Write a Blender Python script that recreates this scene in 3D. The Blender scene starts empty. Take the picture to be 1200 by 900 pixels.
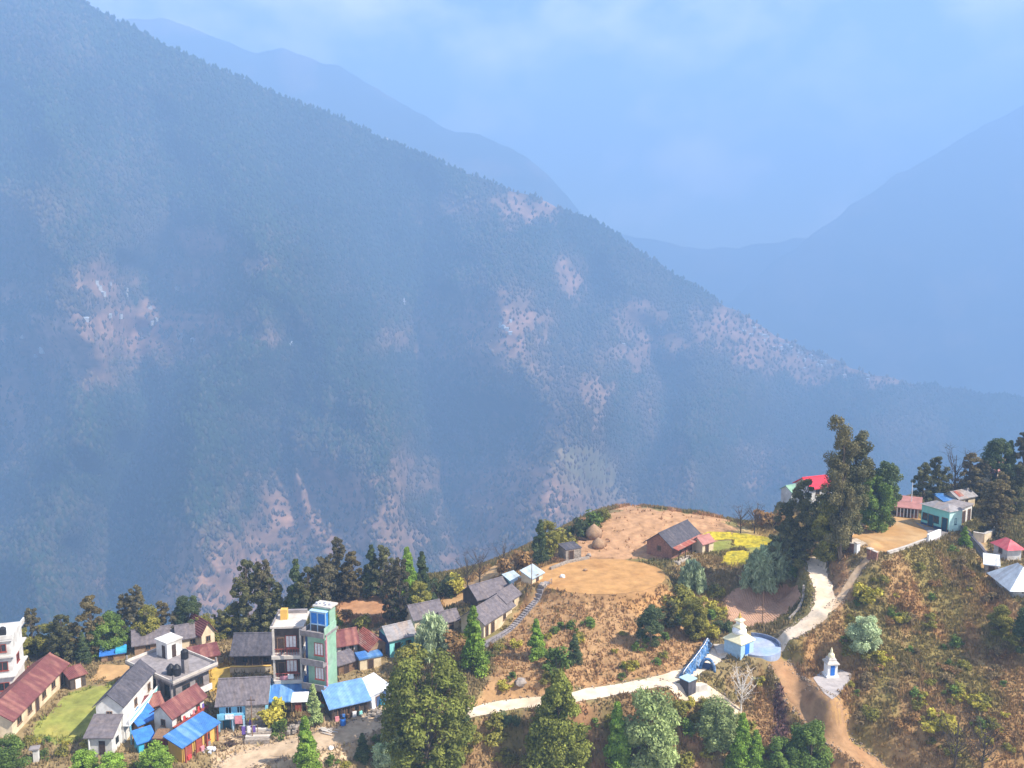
import bpy, bmesh, math, random
import numpy as np
from mathutils import Vector, Matrix
R = math.radians
rnd = random.Random(7)
rs = np.random.RandomState(11)
S = bpy.context.scene
COL = S.collection

# ------------------------------------------------------------------ camera, sky, sun, exposure
PITCH = R(8.0)
F = 600.0 / math.tan(R(30.0))            # focal length in pixels of a 1200-wide frame
cam = bpy.data.cameras.new('camera'); cam.sensor_width = 36.0; cam.lens = 18.0 / math.tan(R(30.0))
cam.clip_start = 0.5; cam.clip_end = 40000
cam_o = bpy.data.objects.new('camera', cam); COL.objects.link(cam_o)
cam_o.rotation_euler = (R(90) - PITCH, 0, 0)
S.camera = cam_o

SUN_EL, SUN_AZ = R(47), math.atan2(-0.36, 0.93)      # azimuth measured from +X
sv = Vector((math.cos(SUN_EL) * math.cos(SUN_AZ), math.cos(SUN_EL) * math.sin(SUN_AZ), math.sin(SUN_EL)))
W = bpy.data.worlds.new('World'); S.world = W; W.use_nodes = True
nt = W.node_tree; nt.nodes.clear()
sky = nt.nodes.new('ShaderNodeTexSky'); sky.sky_type = 'NISHITA'; sky.sun_disc = False
sky.sun_elevation = SUN_EL; sky.sun_rotation = math.atan2(sv.x, sv.y); sky.altitude = 1800
sky.air_density = 1.0; sky.dust_density = 1.5
bg = nt.nodes.new('ShaderNodeBackground'); bg.inputs['Strength'].default_value = 0.085
nt.links.new(sky.outputs[0], bg.inputs['Color'])
tc = nt.nodes.new('ShaderNodeTexCoord'); mp = nt.nodes.new('ShaderNodeMapping'); mp.inputs['Scale'].default_value = (5.0, 5.0, 7.5)
nz = nt.nodes.new('ShaderNodeTexNoise'); nz.inputs['Scale'].default_value = 1.6; nz.inputs['Detail'].default_value = 6; nz.inputs['Roughness'].default_value = 0.55
cr = nt.nodes.new('ShaderNodeValToRGB'); cr.color_ramp.elements[0].position = 0.47; cr.color_ramp.elements[1].position = 0.72
cr.color_ramp.elements[1].color = (0.65, 0.65, 0.65, 1)
bc = nt.nodes.new('ShaderNodeBackground'); bc.inputs['Color'].default_value = (1.0, 0.84, 0.86, 1); bc.inputs['Strength'].default_value = 1.6
mx = nt.nodes.new('ShaderNodeMixShader'); wo = nt.nodes.new('ShaderNodeOutputWorld')
nt.links.new(tc.outputs['Generated'], mp.inputs['Vector']); nt.links.new(mp.outputs[0], nz.inputs['Vector'])
nt.links.new(nz.outputs['Fac'], cr.inputs[0]); nt.links.new(cr.outputs[0], mx.inputs[0])
nt.links.new(bg.outputs[0], mx.inputs[1]); nt.links.new(bc.outputs[0], mx.inputs[2]); nt.links.new(mx.outputs[0], wo.inputs['Surface'])

sun = bpy.data.lights.new('sun', 'SUN'); sun.energy = 5.0; sun.angle = R(0.53); sun.color = (1.0, 0.93, 0.83)
sun_o = bpy.data.objects.new('sun', sun); COL.objects.link(sun_o)
sun_o.rotation_euler = sv.to_track_quat('Z', 'Y').to_euler(); sun_o.location = (0, 0, 200)
S.view_settings.view_transform = 'Standard'; S.view_settings.look = 'None'
S.view_settings.exposure = 1.25; S.view_settings.gamma = 1.0; S.view_settings.use_curve_mapping = False

S.cycles.volume_bounces = 2; S.cycles.max_bounces = 8
HAZE_DENSITY, HAZE_COLOR = 4.1e-4, (0.375, 0.59, 0.89, 1)

# ------------------------------------------------------------------ projection helpers
cp, sp_ = math.cos(PITCH), math.sin(PITCH)
def ray(u, v):
    u = np.asarray(u, float); v = np.asarray(v, float)
    x = (u - 600) / F; y = (450 - v) / F
    return x, cp + y * sp_, -sp_ + y * cp
def at_depth(u, v, d):
    x, y, z = ray(u, v); t = d / y
    return x * t, y * t, z * t
def at_z(u, v, Z):
    x, y, z = ray(u, v); t = Z / z
    return x * t, y * t, np.zeros_like(t) + Z
def to_uv(X, Y, Z):
    f = Y * cp - Z * sp_; up = Y * sp_ + Z * cp
    f = np.where(np.abs(f) < 1e-3, 1e-3, f)
    return 600 + F * X / f, 450 - F * up / f

# value noise
_lat = np.random.RandomState(5).rand(256, 256)
def vnoise(x, y):
    x = np.asarray(x, float); y = np.asarray(y, float)
    xi = np.floor(x).astype(int); yi = np.floor(y).astype(int); fx = x - xi; fy = y - yi
    fx = fx * fx * (3 - 2 * fx); fy = fy * fy * (3 - 2 * fy)
    a = _lat[xi & 255, yi & 255]; b = _lat[(xi + 1) & 255, yi & 255]; c = _lat[xi & 255, (yi + 1) & 255]; d = _lat[(xi + 1) & 255, (yi + 1) & 255]
    return (a * (1 - fx) + b * fx) * (1 - fy) + (c * (1 - fx) + d * fx) * fy
def fbm(x, y, o=4, g=0.5):
    s = 0; a = 1; n = 0
    for i in range(o):
        s = s + a * vnoise(x * 2 ** i + 17.3 * i, y * 2 ** i + 9.1 * i); n += a; a *= g
    return s / n
def sstep(a, b, x):
    t = np.clip((x - a) / (b - a), 0, 1); return t * t * (3 - 2 * t)
def in_poly(px, py, poly):
    r = np.zeros(px.shape, bool); n = len(poly); j = n - 1
    for i in range(n):
        xi, yi = poly[i]; xj, yj = poly[j]
        if yi != yj:
            r ^= ((yi > py) != (yj > py)) & (px < (xj - xi) * (py - yi) / (yj - yi) + xi)
        j = i
    return r
def seg_dist(px, py, a, b):
    ax, ay = a[0], a[1]; dx, dy = b[0] - ax, b[1] - ay; L = dx * dx + dy * dy + 1e-9
    t = np.clip(((px - ax) * dx + (py - ay) * dy) / L, 0, 1)
    return np.hypot(px - ax - t * dx, py - ay - t * dy), t

# ------------------------------------------------------------------ object helpers
def tag(o, label=None, cat=None, group=None, kind=None):
    if label: o['label'] = label
    if cat: o['category'] = cat
    if group: o['group'] = group
    if kind: o['kind'] = kind
    return o
def empty(name, label, cat, loc=(0, 0, 0), rz=0, group=None):
    o = bpy.data.objects.new(name, None); COL.objects.link(o); o.empty_display_size = 0.5
    o.location = loc; o.rotation_euler = (0, 0, rz)
    return tag(o, label, cat, group)
def link_mesh(name, me, parent=None):
    o = bpy.data.objects.new(name, me); COL.objects.link(o)
    if parent: o.parent = parent
    return o
def np_mesh(name, V, T, mat, cols=None, smooth=False):
    """V (n,3), T (m,k) same-size faces, cols (n,3) vertex colours"""
    me = bpy.data.meshes.new(name); V = np.asarray(V, np.float32); T = np.asarray(T, np.int32); k = T.shape[1]
    me.vertices.add(len(V)); me.vertices.foreach_set('co', V.ravel())
    me.loops.add(T.size); me.loops.foreach_set('vertex_index', T.ravel())
    me.polygons.add(len(T)); me.polygons.foreach_set('loop_start', np.arange(0, T.size, k, dtype=np.int32))
    try: me.polygons.foreach_set('loop_total', np.full(len(T), k, np.int32))
    except Exception: pass
    me.update(calc_edges=True)
    if cols is not None:
        ca = me.color_attributes.new('Col', 'FLOAT_COLOR', 'POINT')
        c4 = np.ones((len(V), 4), np.float32); c4[:, :3] = cols; ca.data.foreach_set('color', c4.ravel())
    if smooth: me.polygons.foreach_set('use_smooth', np.ones(len(T), bool))
    if mat: me.materials.append(mat)
    return me
def grid_faces(n, m):
    i = np.arange((n - 1) * (m - 1)); a = (i // (m - 1)) * m + i % (m - 1)
    return np.stack([a, a + m, a + m + 1, a + 1], 1)

class MB:
    def __init__(s): s.v = []; s.f = []
    def add(s, vs, fs):
        b = len(s.v); s.v += [tuple(p) for p in vs]; s.f += [tuple(b + i for i in f) for f in fs]; return s
    def box(s, x0, y0, z0, x1, y1, z1):
        return s.add([(x0, y0, z0), (x1, y0, z0), (x1, y1, z0), (x0, y1, z0), (x0, y0, z1), (x1, y0, z1), (x1, y1, z1), (x0, y1, z1)],
                     [(0, 3, 2, 1), (4, 5, 6, 7), (0, 1, 5, 4), (1, 2, 6, 5), (2, 3, 7, 6), (3, 0, 4, 7)])
    def prism(s, prof, a0, a1, axis='x'):
        n = len(prof)
        P = (lambda a, p, q: (a, p, q)) if axis == 'x' else (lambda a, p, q: (p, a, q))
        vs = [P(a0, p, q) for p, q in prof] + [P(a1, p, q) for p, q in prof]
        return s.add(vs, [tuple(range(n))[::-1], tuple(range(n, 2 * n))] + [(i, (i + 1) % n, n + (i + 1) % n, n + i) for i in range(n)])
    def tube(s, pts, r, n=6, taper=None):
        pts = [Vector(p) for p in pts]; k = len(pts); rows = []
        for i, p in enumerate(pts):
            d = (pts[min(i + 1, k - 1)] - pts[max(i - 1, 0)]).normalized()
            a = d.cross(Vector((0.31, 0.95, 0.1))); a = a.normalized() if a.length > 1e-4 else Vector((1, 0, 0)); b = d.cross(a)
            rr = r if taper is None else r + (taper - r) * i / (k - 1)
            rows.append([p + a * (rr * math.cos(2 * math.pi * j / n)) + b * (rr * math.sin(2 * math.pi * j / n)) for j in range(n)])
        vs = [q for row in rows for q in row]
        fs = [(i * n + j, i * n + (j + 1) % n, (i + 1) * n + (j + 1) % n, (i + 1) * n + j) for i in range(k - 1) for j in range(n)]
        return s.add(vs, fs + [tuple(range(n))[::-1], tuple(range((k - 1) * n, k * n))])
    def lathe(s, prof, n=16, cx=0, cy=0, sq=False, cap=True):
        if sq: n = 4
        off = math.pi / 4 if sq else 0
        k = len(prof)
        vs = [(cx + r * math.cos(off + 2 * math.pi * j / n), cy + r * math.sin(off + 2 * math.pi * j / n), z) for r, z in prof for j in range(n)]
        fs = [(i * n + j, i * n + (j + 1) % n, (i + 1) * n + (j + 1) % n, (i + 1) * n + j) for i in range(k - 1) for j in range(n)]
        if cap: fs += [tuple(range(n))[::-1], tuple(range((k - 1) * n, k * n))]
        return s.add(vs, fs)
    def mesh(s, name, mat, bevel=0, smooth=False):
        me = bpy.data.meshes.new(name); me.from_pydata(s.v, [], s.f); me.materials.append(mat)
        bm = bmesh.new(); bm.from_mesh(me)
        bmesh.ops.recalc_face_normals(bm, faces=bm.faces)
        if bevel: bmesh.ops.bevel(bm, geom=[e for e in bm.edges], offset=bevel, segments=1, affect='EDGES', clamp_overlap=True)
        bm.to_mesh(me); bm.free()
        if smooth: me.polygons.foreach_set('use_smooth', [True] * len(me.polygons))
        return me
    def build(s, name, mat, parent=None, bevel=0, smooth=False):
        return link_mesh(name, s.mesh(name, mat, bevel, smooth), parent)

# ------------------------------------------------------------------ materials
def mat(name, col, rough=0.85, var=0.18, scale=2.0, bump=0.15, wave=None, spec=0.2, stain=None, metal=0.0, attr=False, coords='Object', objrand=0.0, trans=0.0):
    m = bpy.data.materials.new(name); m.use_nodes = True; t = m.node_tree; N = t.nodes; Lk = t.links
    p = N['Principled BSDF']; p.inputs['Roughness'].default_value = rough; p.inputs['Specular IOR Level'].default_value = spec; p.inputs['Metallic'].default_value = metal
    tcn = N.new('ShaderNodeTexCoord')
    n1 = N.new('ShaderNodeTexNoise'); n1.inputs['Scale'].default_value = scale; n1.inputs['Detail'].default_value = 5; n1.inputs['Roughness'].default_value = 0.62
    Lk.new(tcn.outputs[coords], n1.inputs['Vector'])
    mr = N.new('ShaderNodeMapRange'); mr.inputs['From Min'].default_value = 0.25; mr.inputs['From Max'].default_value = 0.75
    mr.inputs['To Min'].default_value = 1 - var * 1.6; mr.inputs['To Max'].default_value = 1 + var
    Lk.new(n1.outputs['Fac'], mr.inputs['Value'])
    vm = N.new('ShaderNodeVectorMath'); vm.operation = 'SCALE'
    if attr:
        a = N.new('ShaderNodeAttribute'); a.attribute_name = 'Col'; Lk.new(a.outputs['Color'], vm.inputs[0])
    else:
        c = N.new('ShaderNodeRGB'); c.outputs[0].default_value = (*col, 1); src = c.outputs[0]
        if stain:
            n2 = N.new('ShaderNodeTexNoise'); n2.inputs['Scale'].default_value = scale * 0.35; n2.inputs['Detail'].default_value = 4
            if wave and wave[0] == 'X':
                mpn = N.new('ShaderNodeMapping'); mpn.inputs['Scale'].default_value = (2.6, 0.55, 0.55); Lk.new(tcn.outputs[coords], mpn.inputs['Vector']); Lk.new(mpn.outputs[0], n2.inputs['Vector'])
            else: Lk.new(tcn.outputs[coords], n2.inputs['Vector'])
            rp = N.new('ShaderNodeMapRange'); rp.inputs['From Min'].default_value = 0.48; rp.inputs['From Max'].default_value = 0.68; Lk.new(n2.outputs['Fac'], rp.inputs['Value'])
            mc = N.new('ShaderNodeMix'); mc.data_type = 'RGBA'; Lk.new(rp.outputs[0], mc.inputs['Factor']); Lk.new(src, mc.inputs['A']); mc.inputs['B'].default_value = (*stain, 1)
            src = mc.outputs['Result']
        Lk.new(src, vm.inputs[0])
    fac = mr.outputs[0]
    if objrand:
        oi = N.new('ShaderNodeObjectInfo'); r2 = N.new('ShaderNodeMapRange'); r2.inputs['To Min'].default_value = 1 - objrand; r2.inputs['To Max'].default_value = 1 + objrand
        Lk.new(oi.outputs['Random'], r2.inputs['Value']); mm = N.new('ShaderNodeMath'); mm.operation = 'MULTIPLY'; Lk.new(fac, mm.inputs[0]); Lk.new(r2.outputs[0], mm.inputs[1]); fac = mm.outputs[0]
    Lk.new(fac, vm.inputs['Scale']); Lk.new(vm.outputs[0], p.inputs['Base Color'])
    h = n1.outputs['Fac']
    if wave:
        w = N.new('ShaderNodeTexWave'); w.wave_type = 'BANDS'; w.bands_direction = wave[0]; w.inputs['Scale'].default_value = wave[1]; w.inputs['Distortion'].default_value = wave[2] if len(wave) > 2 else 0.0
        Lk.new(tcn.outputs[coords], w.inputs['Vector'])
        ad = N.new('ShaderNodeMath'); ad.operation = 'ADD'; Lk.new(h, ad.inputs[0]); Lk.new(w.outputs['Fac'], ad.inputs[1]); h = ad.outputs[0]
    if bump:
        b = N.new('ShaderNodeBump'); b.inputs['Strength'].default_value = bump; b.inputs['Distance'].default_value = 0.2 if coords == 'Object' else 0.3
        Lk.new(h, b.inputs['Height']); Lk.new(b.outputs[0], p.inputs['Normal'])
    if trans:
        out = N['Material Output']; tr = N.new('ShaderNodeBsdfTranslucent'); mxs = N.new('ShaderNodeMixShader'); mxs.inputs[0].default_value = trans
        Lk.new(vm.outputs[0], tr.inputs['Color']); Lk.new(p.outputs[0], mxs.inputs[1]); Lk.new(tr.outputs[0], mxs.inputs[2]); Lk.new(mxs.outputs[0], out.inputs['Surface'])
    return m
M = {}
def mk(k, *a, **kw): M[k] = mat(k, *a, **kw)
mk('soil', None, attr=True, var=0.22, scale=0.9, bump=0.5, rough=1, spec=0.05)
mk('mountain', None, attr=True, var=0.3, scale=0.02, bump=0.0, rough=1, spec=0.0)
mk('forest', None, attr=True, var=0.1, scale=0.05, bump=0.0, rough=1, spec=0.0)
mk('leaf', None, attr=True, var=0.15, scale=1.5, bump=0.0, rough=0.75, spec=0.15, objrand=0.22, trans=0.25)
mk('grass', None, attr=True, var=0.15, scale=0.5, bump=0.0, rough=0.9, spec=0.08, trans=0.25)
mk('bark', (0.10, 0.075, 0.055), var=0.3, scale=4, bump=0.4)
mk('bark_pale', (0.72, 0.66, 0.58), var=0.3, scale=4, bump=0.3)
mk('road', (0.70, 0.57, 0.42), var=0.2, scale=0.6, bump=0.5, rough=1, stain=(0.60, 0.46, 0.31))
mk('track', (0.46, 0.31, 0.18), var=0.25, scale=0.7, bump=0.4, rough=1, stain=(0.34, 0.21, 0.11))
mk('track_pale', (0.58, 0.42, 0.27), var=0.2, scale=0.7, bump=0.4, rough=1, stain=(0.46, 0.31, 0.18))
mk('lane', (0.50, 0.37, 0.24), var=0.22, scale=0.8, bump=0.3, rough=1, stain=(0.40, 0.28, 0.17))
mk('yard', (0.42, 0.24, 0.095), var=0.18, scale=0.35, bump=0.3, rough=1, stain=(0.46, 0.30, 0.145))
mk('ploughed', (0.44, 0.26, 0.165), var=0.16, scale=0.8, bump=0.4, rough=1, wave=('X', 0.8, 2), stain=(0.40, 0.225, 0.135))
mk('terrace', (0.45, 0.245, 0.09), var=0.22, scale=0.5, bump=0.5, rough=1, stain=(0.39, 0.20, 0.07))
mk('fallow', (0.47, 0.29, 0.13), var=0.2, scale=0.5, bump=0.4, rough=1, stain=(0.47, 0.28, 0.12))
mk('brown_plot', (0.44, 0.235, 0.12), var=0.2, scale=0.6, bump=0.4, rough=1, stain=(0.38, 0.19, 0.09))
mk('gold_plot', (0.50, 0.33, 0.07), var=0.2, scale=0.6, bump=0.4, rough=1, stain=(0.46, 0.27, 0.07))
mk('landslide', (0.34, 0.20, 0.10), var=0.25, scale=0.6, bump=0.5, rough=1, stain=(0.32, 0.17, 0.08))
mk('mustard', (0.50, 0.39, 0.03), var=0.4, scale=1.6, bump=0.5, rough=1, stain=(0.26, 0.24, 0.04))
mk('lawn', (0.24, 0.25, 0.055), var=0.3, scale=0.6, bump=0.5, rough=1, stain=(0.33, 0.29, 0.07))
mk('straw', (0.46, 0.30, 0.12), var=0.3, scale=1.4, bump=0.6, rough=1)
mk('slate', (0.155, 0.135, 0.145), var=0.3, scale=1.8, bump=0.35, wave=('X', 1.6), stain=(0.20, 0.165, 0.16))
mk('slate_dark', (0.085, 0.080, 0.095), var=0.3, scale=1.8, bump=0.35, wave=('X', 1.6), stain=(0.13, 0.115, 0.125))
mk('tin_grey', (0.30, 0.28, 0.28), var=0.25, scale=1.5, bump=0.35, wave=('X', 1.6), stain=(0.36, 0.28, 0.23), rough=0.6)
mk('tin_white', (0.66, 0.70, 0.72), var=0.18, scale=1.2, bump=0.35, wave=('X', 1.6), stain=(0.5, 0.5, 0.5), rough=0.5)
mk('tin_pale', (0.42, 0.50, 0.54), var=0.2, scale=1.2, bump=0.35, wave=('X', 1.6), stain=(0.34, 0.38, 0.40), rough=0.5)
mk('tin_blue', (0.055, 0.18, 0.46), var=0.2, scale=1.2, bump=0.4, wave=('X', 1.6), stain=(0.15, 0.30, 0.52), rough=0.5, spec=0.4)
mk('tin_sky', (0.15, 0.30, 0.58), var=0.2, scale=1.2, bump=0.4, wave=('X', 1.6), stain=(0.22, 0.38, 0.66), rough=0.5, spec=0.4)
mk('tin_maroon', (0.175, 0.058, 0.056), var=0.2, scale=1.2, bump=0.4, wave=('X', 1.6), stain=(0.30, 0.13, 0.10), rough=0.6)
mk('tin_rust', (0.36, 0.105, 0.07), var=0.3, scale=1.5, bump=0.4, wave=('X', 1.6), stain=(0.42, 0.26, 0.20), rough=0.7)
mk('tin_pink', (0.66, 0.11, 0.13), var=0.14, scale=1.2, bump=0.4, wave=('X', 1.6), rough=0.5, stain=(0.70, 0.17, 0.17))
mk('tin_red', (0.72, 0.045, 0.07), var=0.14, scale=1.2, bump=0.4, wave=('X', 1.6), rough=0.5)
mk('tin_salmon', (0.42, 0.19, 0.16), var=0.2, scale=1.2, bump=0.4, wave=('X', 1.6), rough=0.6)
mk('tarp_blue', (0.045, 0.18, 0.55), var=0.25, scale=1.5, bump=0.7, rough=0.45, spec=0.4)
mk('tarp_cyan', (0.06, 0.42, 0.62), var=0.2, scale=1.5, bump=0.7, rough=0.45, spec=0.4)
mk('tarp_white', (0.66, 0.67, 0.72), var=0.25, scale=1.5, bump=0.8, rough=0.5, stain=(0.42, 0.46, 0.55))
mk('wall_white', (0.64, 0.62, 0.58), var=0.16, scale=1.2, bump=0.1, stain=(0.47, 0.43, 0.38))
mk('wall_cream', (0.68, 0.56, 0.38), var=0.14, scale=1.2, bump=0.12, stain=(0.54, 0.42, 0.27))
mk('wall_mud', (0.34, 0.22, 0.13), var=0.25, scale=1.4, bump=0.3, stain=(0.25, 0.15, 0.09))
mk('wall_dark', (0.085, 0.065, 0.055), var=0.3, scale=1.5, bump=0.3)
mk('wall_brick', (0.32, 0.16, 0.11), var=0.3, scale=3, bump=0.4, stain=(0.25, 0.13, 0.10))
mk('wall_stone', (0.34, 0.29, 0.24), var=0.4, scale=3, bump=0.6, stain=(0.24, 0.20, 0.16))
mk('wall_green', (0.25, 0.41, 0.29), var=0.16, scale=1.2, bump=0.1, stain=(0.34, 0.45, 0.36))
mk('wall_teal', (0.26, 0.67, 0.63), var=0.1, scale=1.2, bump=0.1, stain=(0.26, 0.64, 0.60))
mk('wall_teal_sunlit', (0.52, 0.76, 0.70), var=0.1, scale=1.2, bump=0.1)  # lighter copy of the school teal, with sunlight put into the colour
mk('wall_blue', (0.20, 0.50, 0.68), var=0.14, scale=1.2, bump=0.1, stain=(0.35, 0.56, 0.68))
mk('wall_navy', (0.05, 0.09, 0.20), var=0.2, scale=1.2, bump=0.2)
mk('wall_yellow', (0.66, 0.40, 0.09), var=0.12, scale=1.2, bump=0.1, stain=(0.58, 0.34, 0.10))
mk('concrete', (0.27, 0.24, 0.235), var=0.25, scale=1.2, bump=0.25, stain=(0.20, 0.175, 0.165))
mk('pad_grey', (0.40, 0.36, 0.34), var=0.2, scale=1.0, bump=0.25, stain=(0.33, 0.29, 0.27))
mk('concrete_pale', (0.55, 0.50, 0.44), var=0.2, scale=1.0, bump=0.25, stain=(0.45, 0.39, 0.33))
mk('kerb_grey', (0.14, 0.17, 0.25), var=0.25, scale=1.5, bump=0.2)
mk('concrete_blue', (0.33, 0.37, 0.47), var=0.2, scale=0.8, bump=0.2, stain=(0.24, 0.34, 0.54))
mk('glass', (0.02, 0.025, 0.03), rough=0.15, var=0.1, bump=0, spec=0.5)
mk('glass_blue', (0.03, 0.20, 0.62), rough=0.15, var=0.15, bump=0, spec=0.6)
mk('wood_dark', (0.07, 0.045, 0.035), var=0.3, scale=4, bump=0.2)
mk('wood', (0.22, 0.13, 0.075), var=0.3, scale=4, bump=0.3)
mk('wood_red', (0.30, 0.07, 0.05), var=0.2, scale=3, bump=0.2)
mk('door_navy', (0.02, 0.09, 0.14), var=0.2, scale=3, bump=0.1)
mk('paint_white', (0.80, 0.80, 0.78), var=0.08, scale=2, bump=0.08)
mk('paint_ivory', (0.76, 0.69, 0.44), var=0.08, scale=2, bump=0.08)
mk('paint_blue', (0.03, 0.16, 0.55), var=0.15, scale=2, bump=0.08)
mk('paint_lightblue', (0.36, 0.52, 0.64), var=0.12, scale=2, bump=0.1)
mk('gold', (0.62, 0.42, 0.10), rough=0.45, var=0.1, metal=0.3, bump=0)
mk('tank', (0.02, 0.02, 0.024), rough=0.5, var=0.2, bump=0.1)
mk('flag_blue', (0.08, 0.20, 0.42), var=0.6, scale=2.6, bump=0.9, rough=0.8, stain=(0.40, 0.50, 0.60), trans=0.15)
mk('cloth_red', (0.55, 0.06, 0.06), var=0.2, bump=0.4)
mk('cloth_purple', (0.16, 0.10, 0.36), var=0.3, bump=0.4)
mk('cloth_white', (0.75, 0.74, 0.74), var=0.2, bump=0.4)
mk('cloth_pink', (0.62, 0.25, 0.28), var=0.2, bump=0.4)
mk('rock', (0.33, 0.28, 0.24), var=0.35, scale=2, bump=0.6)
mk('rust', (0.30, 0.15, 0.08), var=0.3, scale=3, bump=0.3)

# ------------------------------------------------------------------ near hill: height field through surveyed points
CP = [(-60,900,-66),(0,880,-65.5),(100,890,-65.5),(200,895,-66),(300,895,-66.5),(400,890,-66),(0,820,-64),(80,800,-64.5),(150,850,-65),(130,800,-64.5),
 (210,815,-65),(250,790,-65),(290,780,-64.5),(260,850,-65.5),(330,850,-65.5),(375,815,-65),(340,810,-65),(430,825,-64.5),(460,800,-64),(410,775,-64.2),
 (440,765,-63.5),(465,768,-63.5),(420,710,-63.5),(50,765,-64.5),(150,750,-65),(250,740,-65),(330,730,-65),
 (500,745,-61.5),(520,735,-61),(560,735,-60.5),(590,738,-60.5),(575,755,-61),(640,690,-57),(608,700,-58.5),(560,700,-60.5),(560,672,-60),(520,695,-61.5),(470,700,-62.5),(400,698,-63),(450,693,-62.4),
 (620,645,-57.5),(650,640,-56.5),(640,672,-56.3),(700,657,-56.3),(780,680,-57),(700,697,-56.5),(740,695,-56.8),(660,692,-56.5),
 (680,640,-55.5),(720,630,-54.5),(720,610,-53),(740,597,-52.5),(800,602,-53),(850,612,-54),(870,615,-54.5),(760,630,-54.5),(800,655,-56),(770,652,-56),(830,650,-55.8),
 (860,655,-56),(900,640,-55),(920,610,-53),(860,630,-55),(850,690,-58.5),(920,690,-57.6),(860,735,-59.3),(920,720,-58.4),(830,680,-58),
 (600,815,-62.4),(700,800,-62),(780,785,-61),(560,825,-62.8),(640,740,-59.5),(720,750,-59.3),(800,745,-60),(800,700,-58),(820,720,-59),(600,770,-61),
 (868,768,-60.2),(840,765,-60.3),(905,760,-59.6),(884,748,-59.6),(908,748,-59.2),(800,800,-61.2),(820,790,-61),(545,838,-63.2),(650,822,-62.6),(720,808,-62),(800,795,-61.4),
 (940,738,-57.5),(968,712,-55),(972,690,-53.5),(958,665,-52.3),(965,652,-51.5),
 (600,880,-68),(700,895,-69.5),(800,890,-69),(850,850,-66.5),(900,880,-68),(900,800,-63.5),(950,850,-66),(500,890,-68),(470,840,-65),
 (975,792,-61.5),(930,790,-61.8),(960,830,-64),(1000,870,-66.5),(1030,898,-68.5),
 (1000,635,-48.5),(1030,606,-48.5),(1070,607,-48.5),(1090,632,-48.5),(1060,642,-48.5),(1030,650,-48.5),(1100,615,-48.5),(1120,618,-48.7),
 (1005,668,-50.5),(978,712,-55),(1020,654,-48.7),(1100,680,-52),(1100,750,-57.5),(1050,700,-53.5),(1050,800,-60.5),(1100,850,-63.5),(1150,890,-66),(1200,850,-62.5),
 (1180,780,-58),(1150,700,-52.6),(1175,690,-51.5),(1160,650,-50),(1190,640,-49.5),(1200,720,-53),(1000,760,-58.5),(1000,720,-55.8),(1000,820,-62.5),
 (1000,600,-48.5),(930,650,-52.5),(920,665,-54),(930,690,-56.5),(1060,590,-48),(1130,585,-47.5),(1170,575,-45.5),(1200,560,-43.5),(1200,600,-47),(1160,610,-48.5),
 (1250,700,-52),(1260,560,-42),(1280,800,-59),(1280,880,-65),(100,980,-68),(500,980,-75),(900,980,-76),(1200,980,-73)]
cpx, cpy, cpz = [], [], []
for u, v, z in CP:
    x, y, _ = at_z(u, v, z); cpx.append(float(x)); cpy.append(float(y)); cpz.append(z)
crest = [(-150,134,-65),(-110,136,-65),(-80,141,-65),(-50,152,-65),(-30,165,-63.2),(-10,166,-60.5),(5,174,-57),(22,183,-52.5),(40,179,-53),(56,176,-53.5),(70,172,-48.5),(90,176,-47),(115,178,-42),(145,178,-42)]
for x, y, z in crest:
    for dy, dz in ((14, -5), (36, -24), (75, -60), (120, -104)):
        cpx.append(x); cpy.append(y + dy); cpz.append(z + dz)
for x in range(-150, 160, 50):
    cpx += [x]; cpy += [66]; cpz += [-92 - 6 * math.sin(x * .02)]
cpx = np.array(cpx); cpy = np.array(cpy); cpz = np.array(cpz)
def tps(r2): return np.where(r2 > 0, 0.5 * r2 * np.log(np.maximum(r2, 1e-9)), 0)
sc_ = 100.0
n_ = len(cpx); K = tps(((cpx[:, None] - cpx) ** 2 + (cpy[:, None] - cpy) ** 2) / sc_ ** 2) + np.eye(n_) * 3e-5
P_ = np.stack([np.ones(n_), cpx / sc_, cpy / sc_], 1)
A_ = np.block([[K, P_], [P_.T, np.zeros((3, 3))]])
sol = np.linalg.solve(A_, np.concatenate([cpz, np.zeros(3)]))
GX = np.arange(-150, 165.01, 0.5); GY = np.arange(66, 270.01, 0.5)
gx, gy = np.meshgrid(GX, GY, indexing='ij')
def tps_eval(X, Y):
    out = np.zeros(X.shape)
    for i in range(n_):
        out += sol[i] * tps(((X - cpx[i]) ** 2 + (Y - cpy[i]) ** 2) / sc_ ** 2)
    return out + sol[n_] + sol[n_ + 1] * X / sc_ + sol[n_ + 2] * Y / sc_
gz = tps_eval(gx, gy)
gz += (fbm(gx * .12, gy * .12, 4) - .5) * 0.9
H = gz
def hgt(X, Y):
    X = np.asarray(X, float); Y = np.asarray(Y, float)
    a = np.clip((X - GX[0]) / .5, 0, len(GX) - 1.001); b = np.clip((Y - GY[0]) / .5, 0, len(GY) - 1.001)
    i = a.astype(int); j = b.astype(int); fa = a - i; fb = b - j
    return (H[i, j] * (1 - fa) + H[i + 1, j] * fa) * (1 - fb) + (H[i, j + 1] * (1 - fa) + H[i + 1, j + 1] * fa) * fb
def hit(u, v):
    """first point of the hill along the sight line of (u, v)"""
    x, y, z = ray(u, v)
    D = np.arange(80, 262, 0.1); t = D / y
    below = (z * t) < hgt(x * t, y * t)
    k = int(np.argmax(below)) if below.any() else len(D) - 1
    if not below.any():        # sight line passes just over the crest: use the closest point
        k = int(np.argmin(z * t - hgt(x * t, y * t)))
    X, Y = float(x * t[k]), float(y * t[k])
    return Vector((X, Y, float(hgt(X, Y))))

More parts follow.
